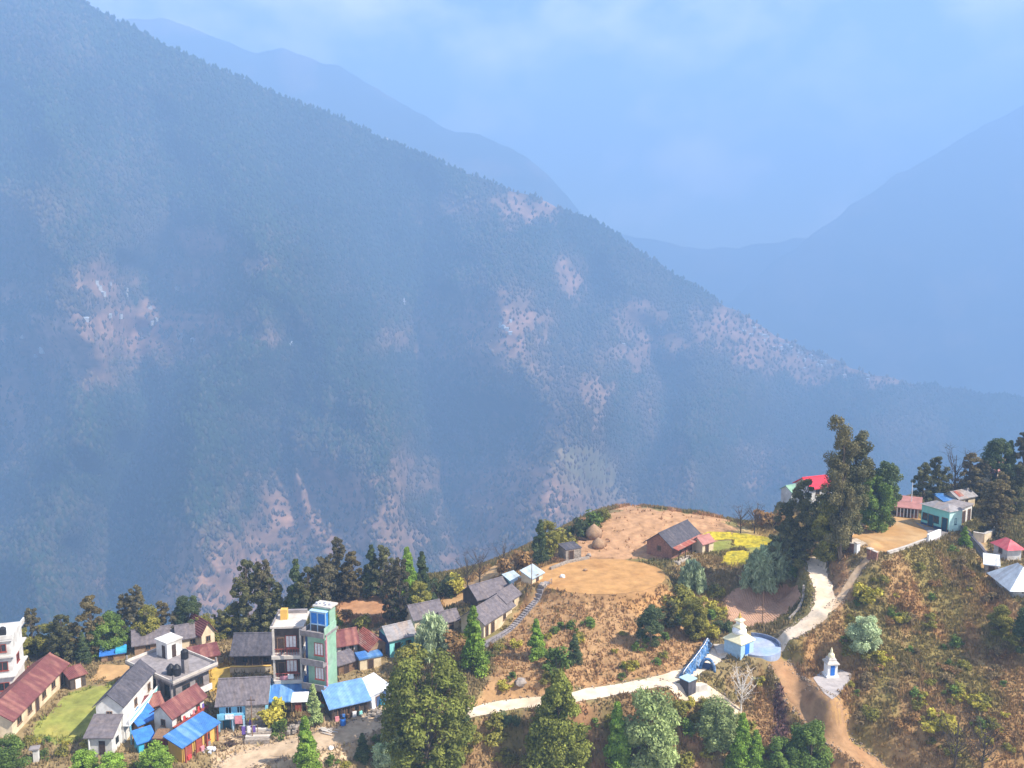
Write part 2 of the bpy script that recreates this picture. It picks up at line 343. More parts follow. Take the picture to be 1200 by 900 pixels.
# --- level pads and graded roads cut into the hill
def pad_poly(world_poly, z, fall=1.6, grow=0.3):
    px = [p[0] for p in world_poly]; py = [p[1] for p in world_poly]
    i0, i1 = np.searchsorted(GX, [min(px) - 6, max(px) + 6]); j0, j1 = np.searchsorted(GY, [min(py) - 6, max(py) + 6])
    sx, sy = gx[i0:i1, j0:j1], gy[i0:i1, j0:j1]
    ins = in_poly(sx, sy, world_poly); d = np.full(sx.shape, 1e9)
    for k in range(len(world_poly)): d = np.minimum(d, seg_dist(sx, sy, world_poly[k - 1], world_poly[k])[0])
    d = np.where(ins, 0, d); w = 1 - sstep(grow, grow + fall, d)
    H[i0:i1, j0:j1] = H[i0:i1, j0:j1] * (1 - w) + z * w
def grade_line(pts, half, fall=1.5):
    """pts: world (x, y, z); levels the ground across the line"""
    best = np.full(H.shape, 1e9); zz = np.zeros(H.shape)
    for a, b in zip(pts[:-1], pts[1:]):
        d, t = seg_dist(gx, gy, a, b); k = d < best; best = np.where(k, d, best); zz = np.where(k, a[2] + (b[2] - a[2]) * t, zz)
    w = 1 - sstep(half, half + fall, best); H[:] = H * (1 - w) + zz * w
def smooth_line(pix, n=12):
    pts = [hit(u, v) for u, v in pix]; out = []
    for i in range(len(pts) - 1):
        p0, p1, p2, p3 = pts[max(i - 1, 0)], pts[i], pts[i + 1], pts[min(i + 2, len(pts) - 1)]
        for k in range(n):
            t = k / n
            out.append(0.5 * ((2 * p1) + (p2 - p0) * t + (2 * p0 - 5 * p1 + 4 * p2 - p3) * t * t + (3 * p1 - p0 - 3 * p2 + p3) * t ** 3))
    out.append(pts[-1])
    z = np.array([p.z for p in out])
    for _ in range(30): z[1:-1] = (z[:-2] + z[1:-1] * 2 + z[2:]) / 4
    return [Vector((p.x, p.y, zz)) for p, zz in zip(out, z)]
ROAD_PX = [(528,840),(545,836),(600,828),(650,821),(720,809),(770,799),(800,791),(820,781),(838,769),(856,758),(882,748),(906,748),(925,744),(943,734),(958,722),(966,708),(966,694),(961,680),(957,668),(957,660),(965,653),(985,646),(1010,634)]
ROAD = smooth_line(ROAD_PX)
TRACK = smooth_line([(972,716),(984,703),(996,684),(1006,668),(1016,656),(1028,646)])
LANE = smooth_line([(270,905),(285,893),(320,882),(360,872),(400,862),(430,850),(452,838),(470,826)])
FOOT = smooth_line([(568,758),(580,750),(600,736),(620,714),(636,696),(641,690)])
SLIDE = smooth_line([(912,777),(921,792),(936,820),(960,848),(988,872),(1022,897),(1055,925)])
LINK = smooth_line([(770,800),(800,812),(830,815),(850,826),(868,840)])
def plane_poly(pix, z): return [tuple(float(q) for q in at_z(u, v, z)[:2]) for u, v in pix]
def ell(u, v, ru, rv, n=28): return [(u + ru * math.cos(2 * math.pi * k / n), v + rv * math.sin(2 * math.pi * k / n)) for k in range(n)]
TERR_PX = ell(703, 676, 77, 21)
YARD_PX = [(990,633),(1008,618),(1028,606),(1050,603),(1076,606),(1098,622),(1110,625),(1091,633),(1062,642),(1042,650),(1024,650),(1004,640)]
pad_poly(plane_poly(TERR_PX, -56.0), -56.0, 1.5, .2)
pad_poly(plane_poly(YARD_PX, -48.5), -48.5, 1.2)
STUPA_Z = -60.0
grade_line(ROAD, 2.0, 1.6); pad_poly(plane_poly(ell(880, 759, 31, 12), STUPA_Z), STUPA_Z, 1.2); grade_line(TRACK, 1.2, 1.2); grade_line(LANE, 2.2, 2.0); grade_line(SLIDE, 1.9, 1.6)

# ------------------------------------------------------------------ houses (data first: their footprints level the ground)
HS = []
def house(name, label, A, B, depth, h, wall, roofm, roof=('gable', 1.3, 0.45), wins=(), doors=(), cat='house', C=None, z=None, found=1.2, extra=None, group=None, gable_wall=None):
    HS.append(dict(name=name, label=label, A=A, B=B, depth=depth, h=h, wall=wall, roofm=roofm, roof=roof, wins=wins, doors=doors, cat=cat, C=C, z=z, found=found, extra=extra, group=group))

def part(root, name, mb, m, bevel=0, smooth=False, label=None):
    o = mb.build(name, M[m], root, bevel, smooth)
    if label: o['label'] = label
    return o
def face_frame(L, D, f):
    """origin, right, outward of wall f as seen from outside"""
    if f == 0: return Vector((0, 0, 0)), Vector((1, 0, 0)), Vector((0, -1, 0))
    if f == 1: return Vector((L, 0, 0)), Vector((0, 1, 0)), Vector((1, 0, 0))
    if f == 2: return Vector((L, D, 0)), Vector((-1, 0, 0)), Vector((0, 1, 0))
    return Vector((0, D, 0)), Vector((0, -1, 0)), Vector((-1, 0, 0))
def oriented(mb, o, r, n, s0, z0, s1, z1, d0, d1):
    vs = []
    for d in (d0, d1):
        for s, z in ((s0, z0), (s1, z0), (s1, z1), (s0, z1)):
            p = o + r * s + n * d; vs.append((p.x, p.y, p.z + z))
    mb.add(vs, [(0, 1, 2, 3), (7, 6, 5, 4), (0, 4, 5, 1), (1, 5, 6, 2), (2, 6, 7, 3), (3, 7, 4, 0)])
def window(root, L, D, f, s, z, w, h, frame='wood', pane='glass', bars=1):
    o, r, n = face_frame(L, D, f); b = 0.09; m = MB()
    oriented(m, o, r, n, s - w/2, z, s + w/2, z + b, -.05, .07); oriented(m, o, r, n, s - w/2, z + h - b, s + w/2, z + h, -.05, .07)
    oriented(m, o, r, n, s - w/2, z + b, s - w/2 + b, z + h - b, -.05, .07); oriented(m, o, r, n, s + w/2 - b, z + b, s + w/2, z + h - b, -.05, .07)
    for k in range(bars):
        x = s - w/2 + w * (k + 1) / (bars + 1); oriented(m, o, r, n, x - .035, z + b, x + .035, z + h - b, -.05, .055)
    oriented(m, o, r, n, s - w/2 - .08, z - .09, s + w/2 + .08, z - .003, -.05, .14)
    fr = part(root, 'window', m, frame)
    m = MB(); oriented(m, o, r, n, s - w/2 + b, z + b, s + w/2 - b, z + h - b, -.05, .02); part(fr, 'pane', m, pane)
def door(root, L, D, f, s, w, h, m1='wood_dark', z=0.0, frame='wood'):
    o, r, n = face_frame(L, D, f); b = .1; m = MB()
    oriented(m, o, r, n, s - w/2 - b, z, s - w/2, z + h + b, -.05, .08); oriented(m, o, r, n, s + w/2, z, s + w/2 + b, z + h + b, -.05, .08); oriented(m, o, r, n, s - w/2, z + h, s + w/2, z + h + b, -.05, .08)
    m2 = MB(); oriented(m2, o, r, n, s - w/2, z, s + w/2, z + h, -.05, .03); dr = part(root, 'door', m2, m1); part(dr, 'door_frame', m, frame)
def roof_mb(kind, L, D, h, rise, ov, th=0.14):
    m = MB()
    if kind == 'gable':
        s = rise / (D / 2); m.prism([(-ov, h - ov*s), (D/2, h + rise), (D + ov, h - ov*s), (D + ov, h - ov*s + th), (D/2, h + rise + th), (-ov, h - ov*s + th)], -ov, L + ov, 'x')
    elif kind == 'across':
        s = rise / (L / 2); m.prism([(-ov, h - ov*s), (L/2, h + rise), (L + ov, h - ov*s), (L + ov, h - ov*s + th), (L/2, h + rise + th), (-ov, h - ov*s + th)], -ov, D + ov, 'y')
    elif kind == 'mono':
        s = rise / D; m.prism([(-ov, h - ov*s), (D + ov*.5, h + rise + ov*.5*s), (D + ov*.5, h + rise + ov*.5*s + th), (-ov, h - ov*s + th)], -ov, L + ov, 'x')
    elif kind == 'hip':
        r = min(L, D) / 2; e = -ov * rise / r
        rx0, rx1, ry0, ry1 = (r, L - r, D/2, D/2) if L >= D else (L/2, L/2, r, D - r)
        vs = [(-ov, -ov, h + e), (L + ov, -ov, h + e), (L + ov, D + ov, h + e), (-ov, D + ov, h + e), (rx0 - .05, ry0, h + rise), (rx1 + .05, ry1, h + rise)]
        if L >= D: fs = [(0, 1, 5, 4), (1, 2, 5), (2, 3, 4, 5), (3, 0, 4), (0, 3, 2, 1)]
        else: fs = [(0, 1, 4), (1, 2, 5, 4), (2, 3, 5), (3, 0, 4, 5), (0, 3, 2, 1)]
        m.add(vs, fs)
    elif kind == 'flat':
        m.box(-ov, -ov, h, L + ov, D + ov, h + 0.28)
    return m
def wall_mb(kind, L, D, h, rise, f):
    m = MB(); e = 0.02
    if kind == 'gable': m.prism([(0, -f), (D, -f), (D, h - e), (D/2, h + rise - e), (0, h - e)], 0, L, 'x')
    elif kind == 'across': m.prism([(0, -f), (L, -f), (L, h - e), (L/2, h + rise - e), (0, h - e)], 0, D, 'y')
    elif kind == 'mono': m.prism([(0, -f), (D, -f), (D, h + rise - e), (0, h - e)], 0, L, 'x')
    else: m.box(0, 0, -f, L, D, h - 0.005)
    return m
def build_house(q):
    L, D, h = q['L'], q['D'], q['h']
    root = empty(q['name'], q['label'], q['cat'], (q['o'].x, q['o'].y, q['z0']), q['rz'], q['group'])
    kind, rise, ov = q['roof']
    part(root, 'wall', wall_mb(kind, L, D, h, rise, q['found']), q['wall'])
    r = part(root, 'roof', roof_mb(kind, L, D, h, rise, ov), q['roofm'])
    if kind in ('gable',):
        m = MB(); m.prism([(D/2 - .16, h + rise + .13), (D/2 + .16, h + rise + .13), (D/2, h + rise + .24)], -ov - .02, L + ov + .02, 'x'); part(r, 'ridge_cap', m, q['roofm'])
    for w in q['wins']:
        window(root, L, D, w[0], w[1] * (L if w[0] in (0, 2) else D), *w[2:])
    for d in q['doors']:
        door(root, L, D, d[0], d[1] * (L if d[0] in (0, 2) else D), *d[2:])
    if q['extra']: q['extra'](root, L, D, h)
    q['root'] = root
    return root

def posts(root, L, y, z0, z1, n, m='wood', r=.08):
    for k in range(n):
        x = .15 + (L - .3) * k / (n - 1); part(root, 'post', MB().box(x - r, y - r, z0, x + r, y + r, z1), m)

# extras for the bigger buildings
def ex_white(root, L, D, h):
    for z in (3.1, 6.1): part(root, 'ledge', MB().box(-.5, -.5, z, L + .5, D + .3, z + .22), 'wall_white')
    m = MB(); m.box(-.4, -.4, h + .281, L + .4, -.2, h + .9); m.box(L + .2, -.2, h + .281, L + .4, D + .4, h + .9); part(root, 'parapet', m, 'wall_white')
    part(root, 'water_tank', MB().lathe([(.45, h + .28), (.5, h + .5), (.5, h + 1.3), (.2, h + 1.55)], 12, L - 1.3, 1.5), 'tank')
def ex_slate_house(root, L, D, h):
    # annex in front of the near gable, with a lean-to roof, and the painted balcony along the long wall
    a = part(root, 'annex', MB().prism([(-3.0, -1.2), (-.02, -1.2), (-.02, 3.85), (-3.0, 2.45)], .3, D - .2, 'y').add([], []), 'wall_white')
    part(a, 'roof', MB().prism([(-3.4, 2.29), (-.02, 3.9), (-.02, 4.04), (-3.4, 2.43)], -.1, D + .3, 'y'), 'slate')
    part(a, 'door', MB().box(-3.06, 1.2, -.1, -3.0 - .003, 2.0, 1.8), 'wood_dark'); part(a, 'post', MB().box(-3.35, D - .5, -.3, -3.2, D - .35, 2.28), 'paint_white')
    part(a, 'window', MB().box(-1.9, .22, .7, -1.1, .297, 1.6), 'glass')
    part(root, 'balcony', MB().box(-.2, -.9, 2.3, L, -.003, 2.45).box(-.2, -.9, 2.45, L, -.82, 3.3), 'paint_white')
    part(root, 'balcony_panel', MB().box(.1, -.93, 2.75, L - .1, -.903, 3.05), 'wall_teal')
    posts(root, L, -.85, -.5, 2.3, 4, 'wall_blue')
def ex_concrete(root, L, D, h):
    t = h + .28; o = 1.0
    m = MB(); m.box(-o, -o, t, L + o, -o + .18, t + .38); m.box(-o, D + o - .18, t, L + o, D + o, t + .38); m.box(-o, -o + .18, t, -o + .18, D + o - .18, t + .38); m.box(L + o - .18, -o + .18, t, L + o, D + o - .18, t + .38)
    part(root, 'parapet', m, 'concrete_pale')
    p = part(root, 'stair_room', MB().box(.6, D - 2.4, t, 3.4, D + .2, t + 2.5).box(.45, D - 2.55, t + 2.5, 3.55, D + .35, t + 2.68), 'wall_white')
    part(p, 'door', MB().box(2.1, D - 2.45, t + .05, 2.9, D - 2.403, t + 2.0), 'wood_dark')
    part(p, 'side_door', MB().box(3.403, D - 1.6, t + .05, 3.45, D - .9, t + 2.0), 'wood_dark')
    for x, y, hh in ((L - 1.0, 1.0, 1.6), (L - 2.0, .7, 1.5)):
        part(root, 'water_tank', MB().lathe([(.55, t), (.6, t + .2), (.6, t + hh * .75), (.25, t + hh), (.2, t + hh + .08)], 14, x, y), 'tank')
    w = part(root, 'tank_tower', MB().box(L - 1.2, 1.9, t, L - .4, 2.7, t + 2.2), 'concrete')
    part(w, 'tank', MB().lathe([(.55, t + 2.2), (.55, t + 3.3), (.2, t + 3.6)], 14, L - .8, 2.3), 'tank')
    for x, y in ((-.8, -.8), (L + .8, -.8), (L + .8, D + .8)):
        part(root, 'rebar_post', MB().box(x - .12, y - .12, t + .38, x + .12, y + .12, t + 1.1), 'concrete')
    for k in range(4): part(root, 'column', MB().box(k * (L / 3) - .15, -.85, -1, k * (L / 3) + .15, -.55, h), 'concrete')
    part(root, 'balcony_wall', MB().box(L + .5, .2, .6, L + .7, D, 1.5), 'wall_white')
def ex_grey3(root, L, D, h):
    for z in (3.6, 7.4): part(root, 'floor_slab', MB().box(-.35, -1.25, z - .25, L + .3, D, z + .28), 'concrete_pale')
    for x in (-.2, L - .05):
        for z0, z1 in ((-.8, 3.35), (3.88, 7.15), (7.68, h)): part(root, 'column', MB().box(x, -1.0, z0, x + .28, -.72, z1), 'concrete_pale')
    for z in (3.88, 7.68):
        m = MB()
        for k in range(9): x = .3 + k * (L - .6) / 8; m.box(x - .03, -1.0, z, x + .03, -.95, z + .9)
        m.box(.1, -1.02, z + .9, L - .1, -.92, z + .98); part(root, 'railing', m, 'wood_red')
    part(root, 'parapet', MB().box(-.35, D - .2, h + .281, L + .3, D + .3, h + .8).box(-.35, -.2, h + .281, -.2, D - .2, h + .6), 'concrete')
    part(root, 'roof_box', MB().box(.5, D - 2.6, h + .281, 1.5, D - 1.6, h + 1.8), 'wall_yellow')
    part(root, 'hanging_cloth', MB().box(L * .5, -1.08, 4.0, L * .72, -1.03, 4.75), 'cloth_white')
    part(root, 'hanging_cloth', MB().box(L * .2, -1.08, 3.1, L * .5, -1.03, 4.5), 'cloth_pink')
def ex_tower(root, L, D, h):
    for z in (3.2, 6.9): part(root, 'floor_slab', MB().box(-.6, -1.0, z - .1, L + .12, .3, z + .3).box(-.6, -1.0, z + .3, L + .1, -.85, z + .85), 'concrete')
    t = h + .28
    part(root, 'terrace_wall', MB().box(-.6, -1.0, h - .0, L + .25, -.8, h + .8).box(-.6, -.8, h + .281, -.45, D, h + .8), 'concrete')
    up = part(root, 'top_storey', MB().box(.5, D * .42, t, L, D, t + 3.4).box(L, -.4, h - .5, L + .1, D, t + 1.0), 'wall_green')
    part(up, 'roof', MB().box(.3, D * .38, t + 3.4, L + .3, D + .3, t + 3.62), 'concrete_pale')
    for k in range(5): part(up, 'rubble', MB().box(.6 + .5 * k, D * .5 + .3 * (k % 3), t + 3.62, .95 + .5 * k, D * .5 + .35 + .3 * (k % 3), t + 3.95), 'tarp_white')
    g = part(root, 'glass_room', MB().box(.35, .55, t, L - .25, D * .42 - .01, t + 2.9), 'glass_blue')
    m = MB(); z1 = t + 2.95
    for x in (.25, L * .5 - .1, L - .3):
        m.box(x, .42, t, x + .14, .56, z1)
    for z in (t + 1.0, z1 - .14): m.box(.25, .40, z, L - .16, .54, z + .16)
    m.box(.15, .35, z1 + .003, L - .1, D * .42 - .01, z1 + .14); part(g, 'frame', m, 'paint_lightblue')
    part(g, 'lower_panel', MB().box(.39, .44, t, L - .31, .50, t + .98), 'slate_dark')
    part(root, 'gap_shadow', MB().box(-.58, .31, -1, -.003, D, h - .003), 'wall_navy')  # navy box added as the shadow in the gap to the grey house
    part(root, 'trim', MB().box(L - .12, -.06, -1, L + .13, .16, h + .1), 'cloth_pink')
def ex_blue_long(root, L, D, h):
    posts(root, L, -.3, -.6, h - .1, 5, 'wood_dark', .06)
    for k, c in enumerate(('cloth_pink', 'tarp_blue', 'wood', 'cloth_white', 'wall_teal')):
        x = .4 + k * (L - 1) / 5; part(root, 'shop_goods', MB().box(x, -.25, 0, x + .6, -.01, .7 + .15 * (k % 2)), c, .03)
def ex_veranda(root, L, D, h):
    part(root, 'veranda_roof', MB().prism([(-1.5, h - .5), (-.01, h - .12), (-.01, h - .02), (-1.5, h - .4)], -.3, L + .3, 'x'), 'tin_rust')
    posts(root, L, -1.4, -.6, h - .45, 5, 'wood_dark', .07)
    part(root, 'plinth', MB().box(-.4, -1.7, -1.6, L + .5, -.004, -.02), 'concrete_pale')
def ex_school(root, L, D, h):
    part(root, 'band', MB().box(-.02, -.03, -.6, L + .03, -.003, .5), 'wall_navy', label=None)
    part(root, 'side_wall', MB().box(L + .003, .02, -.6, L + .05, D - .02, h - .1), 'wall_teal_sunlit')  # end wall in a paler teal: the sun on it is painted in
def ex_pinkroof(root, L, D, h):
    posts(root, L, -.25, -.6, h - .1, 7, 'paint_white', .07)
def ex_posts4(root, L, D, h): posts(root, L, -.3, -1, h - .1, 4, 'wood_dark', .07)
def ex_annex_doors(root, L, D, h):
    part(root, 'step', MB().box(.2, -1.0, -.8, L - .2, -.004, -.05), 'concrete')
def ex_blue_front(root, L, D, h):
    part(root, 'upper_porch', MB().box(-.1, -1.0, 1.9, L * .55, -.003, 2.05).box(-.1, -1.0, 2.05, L * .55, -.93, 2.8), 'wall_blue')
    part(root, 'column', MB().box(0, -.95, -.6, .2, -.75, 1.9), 'paint_lightblue'); part(root, 'column', MB().box(L * .3, -.95, -.6, L * .3 + .2, -.75, 1.9), 'paint_lightblue'); part(root, 'column', MB().box(L * .53, -.95, -.6, L * .53 + .2, -.75, 1.9), 'paint_lightblue')
    part(root, 'timber_wall', MB().box(L * .57, -.3, -1, L - .05, -.004, h - .45), 'wall_stone')
    part(root, 'hanging_cloth', MB().box(L * .36, -1.1, 1.3, L * .52, -1.04, 2.5), 'cloth_pink'); part(root, 'hanging_cloth', MB().box(L * .16, -1.1, 2.06, L * .34, -1.04, 2.75), 'cloth_white')
    part(root, 'hanging_cloth', MB().box(L * .64, -.5, .1, L * .72, -.44, 1.5), 'cloth_purple')
def ex_red2(root, L, D, h):
    part(root, 'balcony', MB().box(0, -.8, 1.9, L, -.003, 2.0).box(0, -.8, 2.0, L, -.72, 2.35), 'wood_red')
    for k, c in enumerate(('cloth_red', 'cloth_white', 'cloth_pink', 'cloth_red', 'cloth_purple')): part(root, 'hanging_cloth', MB().box(L * (.22 + .15 * k), -.72, 2.1, L * (.22 + .15 * k) + .35, -.66, 3.0), c)
def ex_yellow(root, L, D, h):
    for k in range(4): part(root, 'column', MB().box(.1 + k * (L - .3) / 3, -.5, -.6, .3 + k * (L - .3) / 3, -.3, h - .1), 'wood_red')
    for k, c in enumerate(('cloth_red', 'wood', 'cloth_pink', 'concrete')): part(root, 'shop_goods', MB().box(.7 + k * (L - 1.4) / 4, -.35, -.3, 1.3 + k * (L - 1.4) / 4, -.05, .6), c, .03)

G_ = lambda r, o=.45: ('gable', r, o)
house('white_house', 'white three storey flat roofed house with ledges beside the long maroon roof', (-45,822), (17,815), 6, 8.6, 'wall_white', 'wall_white', ('flat', 0, .35),
      [(0,.82,.9,1.5,1.3,'wood_red','glass'),(0,.82,4.0,1.5,1.4,'wood_red','glass'),(0,.82,6.9,1.4,1.2,'wood_red','glass'),(0,.45,4.0,1.5,1.4,'wood_red','glass'),(1,.5,4.0,1.3,1.3,'wood_red','glass')], extra=ex_white)
house('long_house', 'long low house with a plain maroon tin roof and cream wall beside the green field', (15,864), (78,797), 4.8, 2.7, 'wall_cream', 'tin_maroon', G_(1.5, .5),
      [(0,.12,.9,1.2,1.1),(0,.3,.9,1.2,1.1),(0,.56,.9,1.2,1.1),(0,.74,.9,1.2,1.1),(3,.5,.9,1.2,1.1)], [(0,.43,.9,2.0),(0,.9,.9,2.0)])
house('shed', 'small dark shed with rusty maroon roof in dry grass behind the green field', (83,809), (101,803), 2.6, 1.9, 'wall_dark', 'tin_maroon', ('mono', .5, .3), [], [(0,.5,.8,1.5,'cloth_white')], cat='shed')
house('tarp_hut', 'low hut under bright blue and cyan tarps behind the straw plot', (119,776), (146,772), 3, 1.1, 'wall_mud', 'tarp_blue', ('mono', .6, .3), [], [(0,.4,.8,1.0)], cat='hut',
      extra=lambda r, L, D, h: part(r, 'cyan_tarp', MB().box(L*.62, -.3, h + .02, L + .35, 1.6, h + .52), 'tarp_cyan'))
house('slate_house', 'two storey white house with dark slate gable, lean-to annex and painted balcony', (146,869), (181,826), 3.6, 5.3, 'wall_white', 'slate_dark', G_(1.5, .35),
      [(0,.2,.8,.9,1.2),(0,.55,.8,.9,1.2),(0,.85,3.1,.9,1.1),(0,.4,3.1,.9,1.1),(3,.5,3.5,.8,.9)], [(0,.38,.8,1.9)], extra=ex_slate_house)
house('concrete_house', 'grey concrete house with wide flat roof carrying black water tanks and white stair room', (160,806), (207,828), 5, 3.9, 'concrete', 'concrete', ('flat', 0, 1.0),
      [(0,.2,.9,1.4,1.9,'wood_dark','glass'),(0,.5,.9,1.4,1.9,'wood_dark','glass'),(0,.8,.9,1.4,1.9,'wood_dark','glass'),(1,.3,.9,1.3,1.9,'wood_dark','glass'),(1,.7,1.6,1.3,1.3,'wood_dark','glass')], C=(246,806), extra=ex_concrete)
house('slate_house', 'long low building with weathered slate roof directly behind the flat roof with tanks', (158,768), (210,760), 4.5, 1.9, 'wall_mud', 'slate', G_(1.4), [(0,.3,.6,.8,.8)], [(0,.6,.8,1.6)])
house('slate_house', 'small slate roofed house with cream end wall joining the maroon gable at the forest edge', (210,764), (237,759), 4, 2.4, 'wall_cream', 'slate', G_(1.3), [(0,.6,.9,.9,.9),(1,.5,.9,.9,.9)])
house('maroon_house', 'narrow cream house with steep maroon roof at the forest edge', (237,762), (252,757), 5, 2.9, 'wall_cream', 'tin_maroon', ('across', 1.7, .4), [(0,.5,1.2,.8,1.0)])
house('open_shed', 'open shed with flat maroon awning roof between the tank roof and the straw plot', (226,786), (256,780), 3.4, 1.9, 'wall_mud', 'tin_maroon', ('mono', .5, .4), [], [(0,.5,1.0,1.6)], cat='shed')
house('slate_barn', 'black walled barn with broad dark slate roof above the cream garden wall', (275,782), (325,781), 5, 2.5, 'wall_dark', 'slate_dark', G_(2.0, .6), [(0,.25,.8,.9,.9,'wood_dark','glass'),(0,.75,.8,.9,.9,'wood_dark','glass')], [(0,.5,1.0,1.8)], extra=ex_posts4)
house('maroon_house', 'red roofed two storey house with clothes hung along its balcony, above the blue tin roof', (203,868), (240,843), 3.2, 3.6, 'wall_white', 'tin_maroon', G_(1.2, .45), [(0,.2,2.2,.8,1.0),(0,.8,2.2,.8,1.0),(3,.5,1.8,.8,1.0)], [(0,.5,.8,1.8)], extra=ex_red2)
house('yellow_shop', 'shop with yellow end wall and bright blue tin roof facing the dirt lane', (214,894), (253,867), 2.4, 2.5, 'wall_yellow', 'tin_blue', ('mono', .7, .55), [(0,.75,.7,.9,1.1,'wood_red')], [(0,.2,.9,1.9,'wood_red'),(0,.5,.9,1.9,'wood_red')], cat='shop', extra=ex_yellow)
house('tarp_hut', 'upper of two small huts under crumpled blue tarps beside the slate house', (163,863), (185,853), 2.6, 1.7, 'wall_mud', 'tarp_blue', ('mono', .9, .3), [], [(0,.4,.7,1.4)], cat='hut')
house('tarp_hut', 'lower of two small huts under blue tarps, next to the red brown shed', (163,883), (181,877), 2.0, 1.5, 'tarp_cyan', 'tarp_blue', ('mono', .7, .3), [], [(0,.6,.7,1.2)], cat='hut')
house('shed', 'narrow red brown plank shed against the yellow end wall', (182,884), (193,884), 1.6, 2.3, 'wood_red', 'wood', ('mono', .3, .2), [], [(0,.5,.6,1.8)], cat='shed')
house('shed', 'shed with small dark maroon roof between white slate house and concrete house', (167,846), (191,838), 3, 1.9, 'wall_dark', 'tin_maroon', G_(.9, .3), [], [(0,.5,.8,1.6)], cat='shed')
house('blue_house', 'house with light blue open front under a large weathered slate roof', (258,855), (312,852), 5.2, 4.0, 'wall_blue', 'slate', G_(2.2, .5),
      [(0,.2,2.3,.9,1.1,'paint_lightblue'),(0,.44,2.3,.8,1.1,'paint_lightblue')], [(0,.15,.9,1.7,'door_navy'),(0,.42,.9,1.7)], extra=ex_blue_front)
house('concrete_house', 'unfinished grey three storey house with open balconies and a yellow box on its roof', (325,822), (355,821), 4.6, 11.6, 'wall_dark', 'concrete_pale', ('flat', 0, .55),
      [(0,.62,4.6,1.6,1.9,'wood_red','cloth_white',2),(0,.62,8.4,1.6,1.9,'wood_red','cloth_white',2),(0,.62,.7,1.6,1.9,'wood_red','glass')], [(0,.22,.9,2.2,'wood_dark',3.88),(0,.22,.9,2.2,'wood_dark',7.68)], extra=ex_grey3)
house('green_tower', 'tall narrow pale green house with blue glass room on its roof', (363,827), (384,831), 4.0, 11.2, 'wall_green', 'concrete', ('flat', 0, .25),
      [(0,.62,4.4,1.5,1.9,'wood_red','cloth_white',2),(0,.62,8.1,1.5,1.9,'wood_red','cloth_white',2),(0,.62,.9,1.5,1.6,'wood_red','glass')], C=(396,812), extra=ex_tower)
house('blue_shack', 'shack with blue tin roof in front of the unfinished grey house', (316,837), (361,833), 3.0, 2.0, 'wall_dark', 'tin_blue', ('mono', 1.7, .4), [], [(0,.35,.9,1.6),(0,.75,.9,1.6,'wood_red')], cat='shack', extra=ex_posts4)
house('blue_shack', 'long stall with pale sky blue tin roof beside the green tower', (389,846), (431,836), 4.0, 2.2, 'wall_dark', 'tin_sky', ('mono', 1.1, .5), [(0,.7,.8,.9,.8)], [(0,.25,.9,1.7),(0,.5,.8,1.7)], cat='stall', extra=ex_blue_long)
house('tarp_shed', 'shed draped in torn white and grey tarps at the end of the sky blue stall', (434,832), (457,820), 3.6, 2.1, 'tarp_white', 'tarp_white', ('mono', .8, .25), [], [(0,.4,.8,1.5,'wall_navy')], cat='shed',
      extra=lambda r, L, D, h: [part(r, 'tarp_fold', MB().prism([(-.35, 0), (-.1, h), (-.02, h), (-.02, 0)], L * a, L * b, 'x'), c) for a, b, c in ((.02, .2, 'tarp_white'), (.62, .78, 'wall_navy'), (.8, .98, 'cloth_white'))])
house('maroon_house', 'white walled house with brown maroon roof just behind the green tower', (396,772), (419,768), 4.2, 2.3, 'wall_white', 'tin_maroon', G_(1.5, .4), [(0,.3,.9,.8,1.0),(0,.7,.9,.8,1.0)])
house('open_shed', 'open firewood shed with grey weathered roof beside the wall of the green tower', (397,792), (419,785), 2.8, 1.7, 'wood', 'slate', ('mono', .6, .3), [], [(0,.4,.9,1.4)], cat='shed')
house('rust_house', 'mud house with striped rusty red gable roof behind the sky blue stall', (433,774), (454,768), 5, 1.9, 'wall_mud', 'tin_rust', ('across', 1.4, .4), [(0,.6,.7,.8,.8)], [(0,.3,.7,1.5)])
house('shed', 'low cream shed with flat blue grey roof under the rusty red gable', (422,786), (447,781), 2.2, 1.8, 'wall_cream', 'tin_blue', ('flat', 0, .2), [], [(0,.5,.8,1.5)], cat='shed')
house('teal_house', 'small house with turquoise front wall and grey tin roof', (457,771), (486,764), 4.4, 3.1, 'wall_teal', 'tin_grey', G_(1.3, .4), [(0,.32,1.1,1.0,1.2,'wood_dark'),(0,.75,1.1,1.0,1.2,'wood_dark')],
      extra=lambda r, L, D, h: part(r, 'end_wall', MB().box(-.06, .02, -.8, -.003, D - .02, h - .1), 'wall_navy'))
house('slate_house', 'slate roofed house with pale ridge behind the grey green bamboo clump', (486,738), (519,731), 4.4, 1.9, 'wall_cream', 'slate', G_(1.5, .4), [(0,.6,.7,.8,.8)])
house('slate_house', 'little cream hut with slate roof between two larger roofs above the bamboo', (520,740), (538,736), 3.2, 1.6, 'wall_cream', 'slate', G_(1.1, .3), [], [(0,.5,.7,1.3)], cat='hut')
house('slate_house', 'rear slate house with dark gable end at the lower end of the stone steps', (560,714), (600,702), 4.4, 1.9, 'wall_dark', 'slate', G_(1.6, .4), [(0,.5,.7,.8,.8)])
house('slate_house', 'front cream house with slate roof beside the stone steps', (567,748), (600,726), 4.4, 2.7, 'wall_cream', 'slate', G_(1.6, .5), [(0,.72,.9,.9,1.0),(3,.5,1.0,.8,.9)], [(0,.3,.9,1.8),(0,.1,.7,1.8)])
house('slate_house', 'short cream house with slate roof at the upper side of the stone steps', (593,719), (609,708), 3.4, 2.0, 'wall_cream', 'slate', G_(1.2, .35), [(0,.5,.8,.8,.8)])
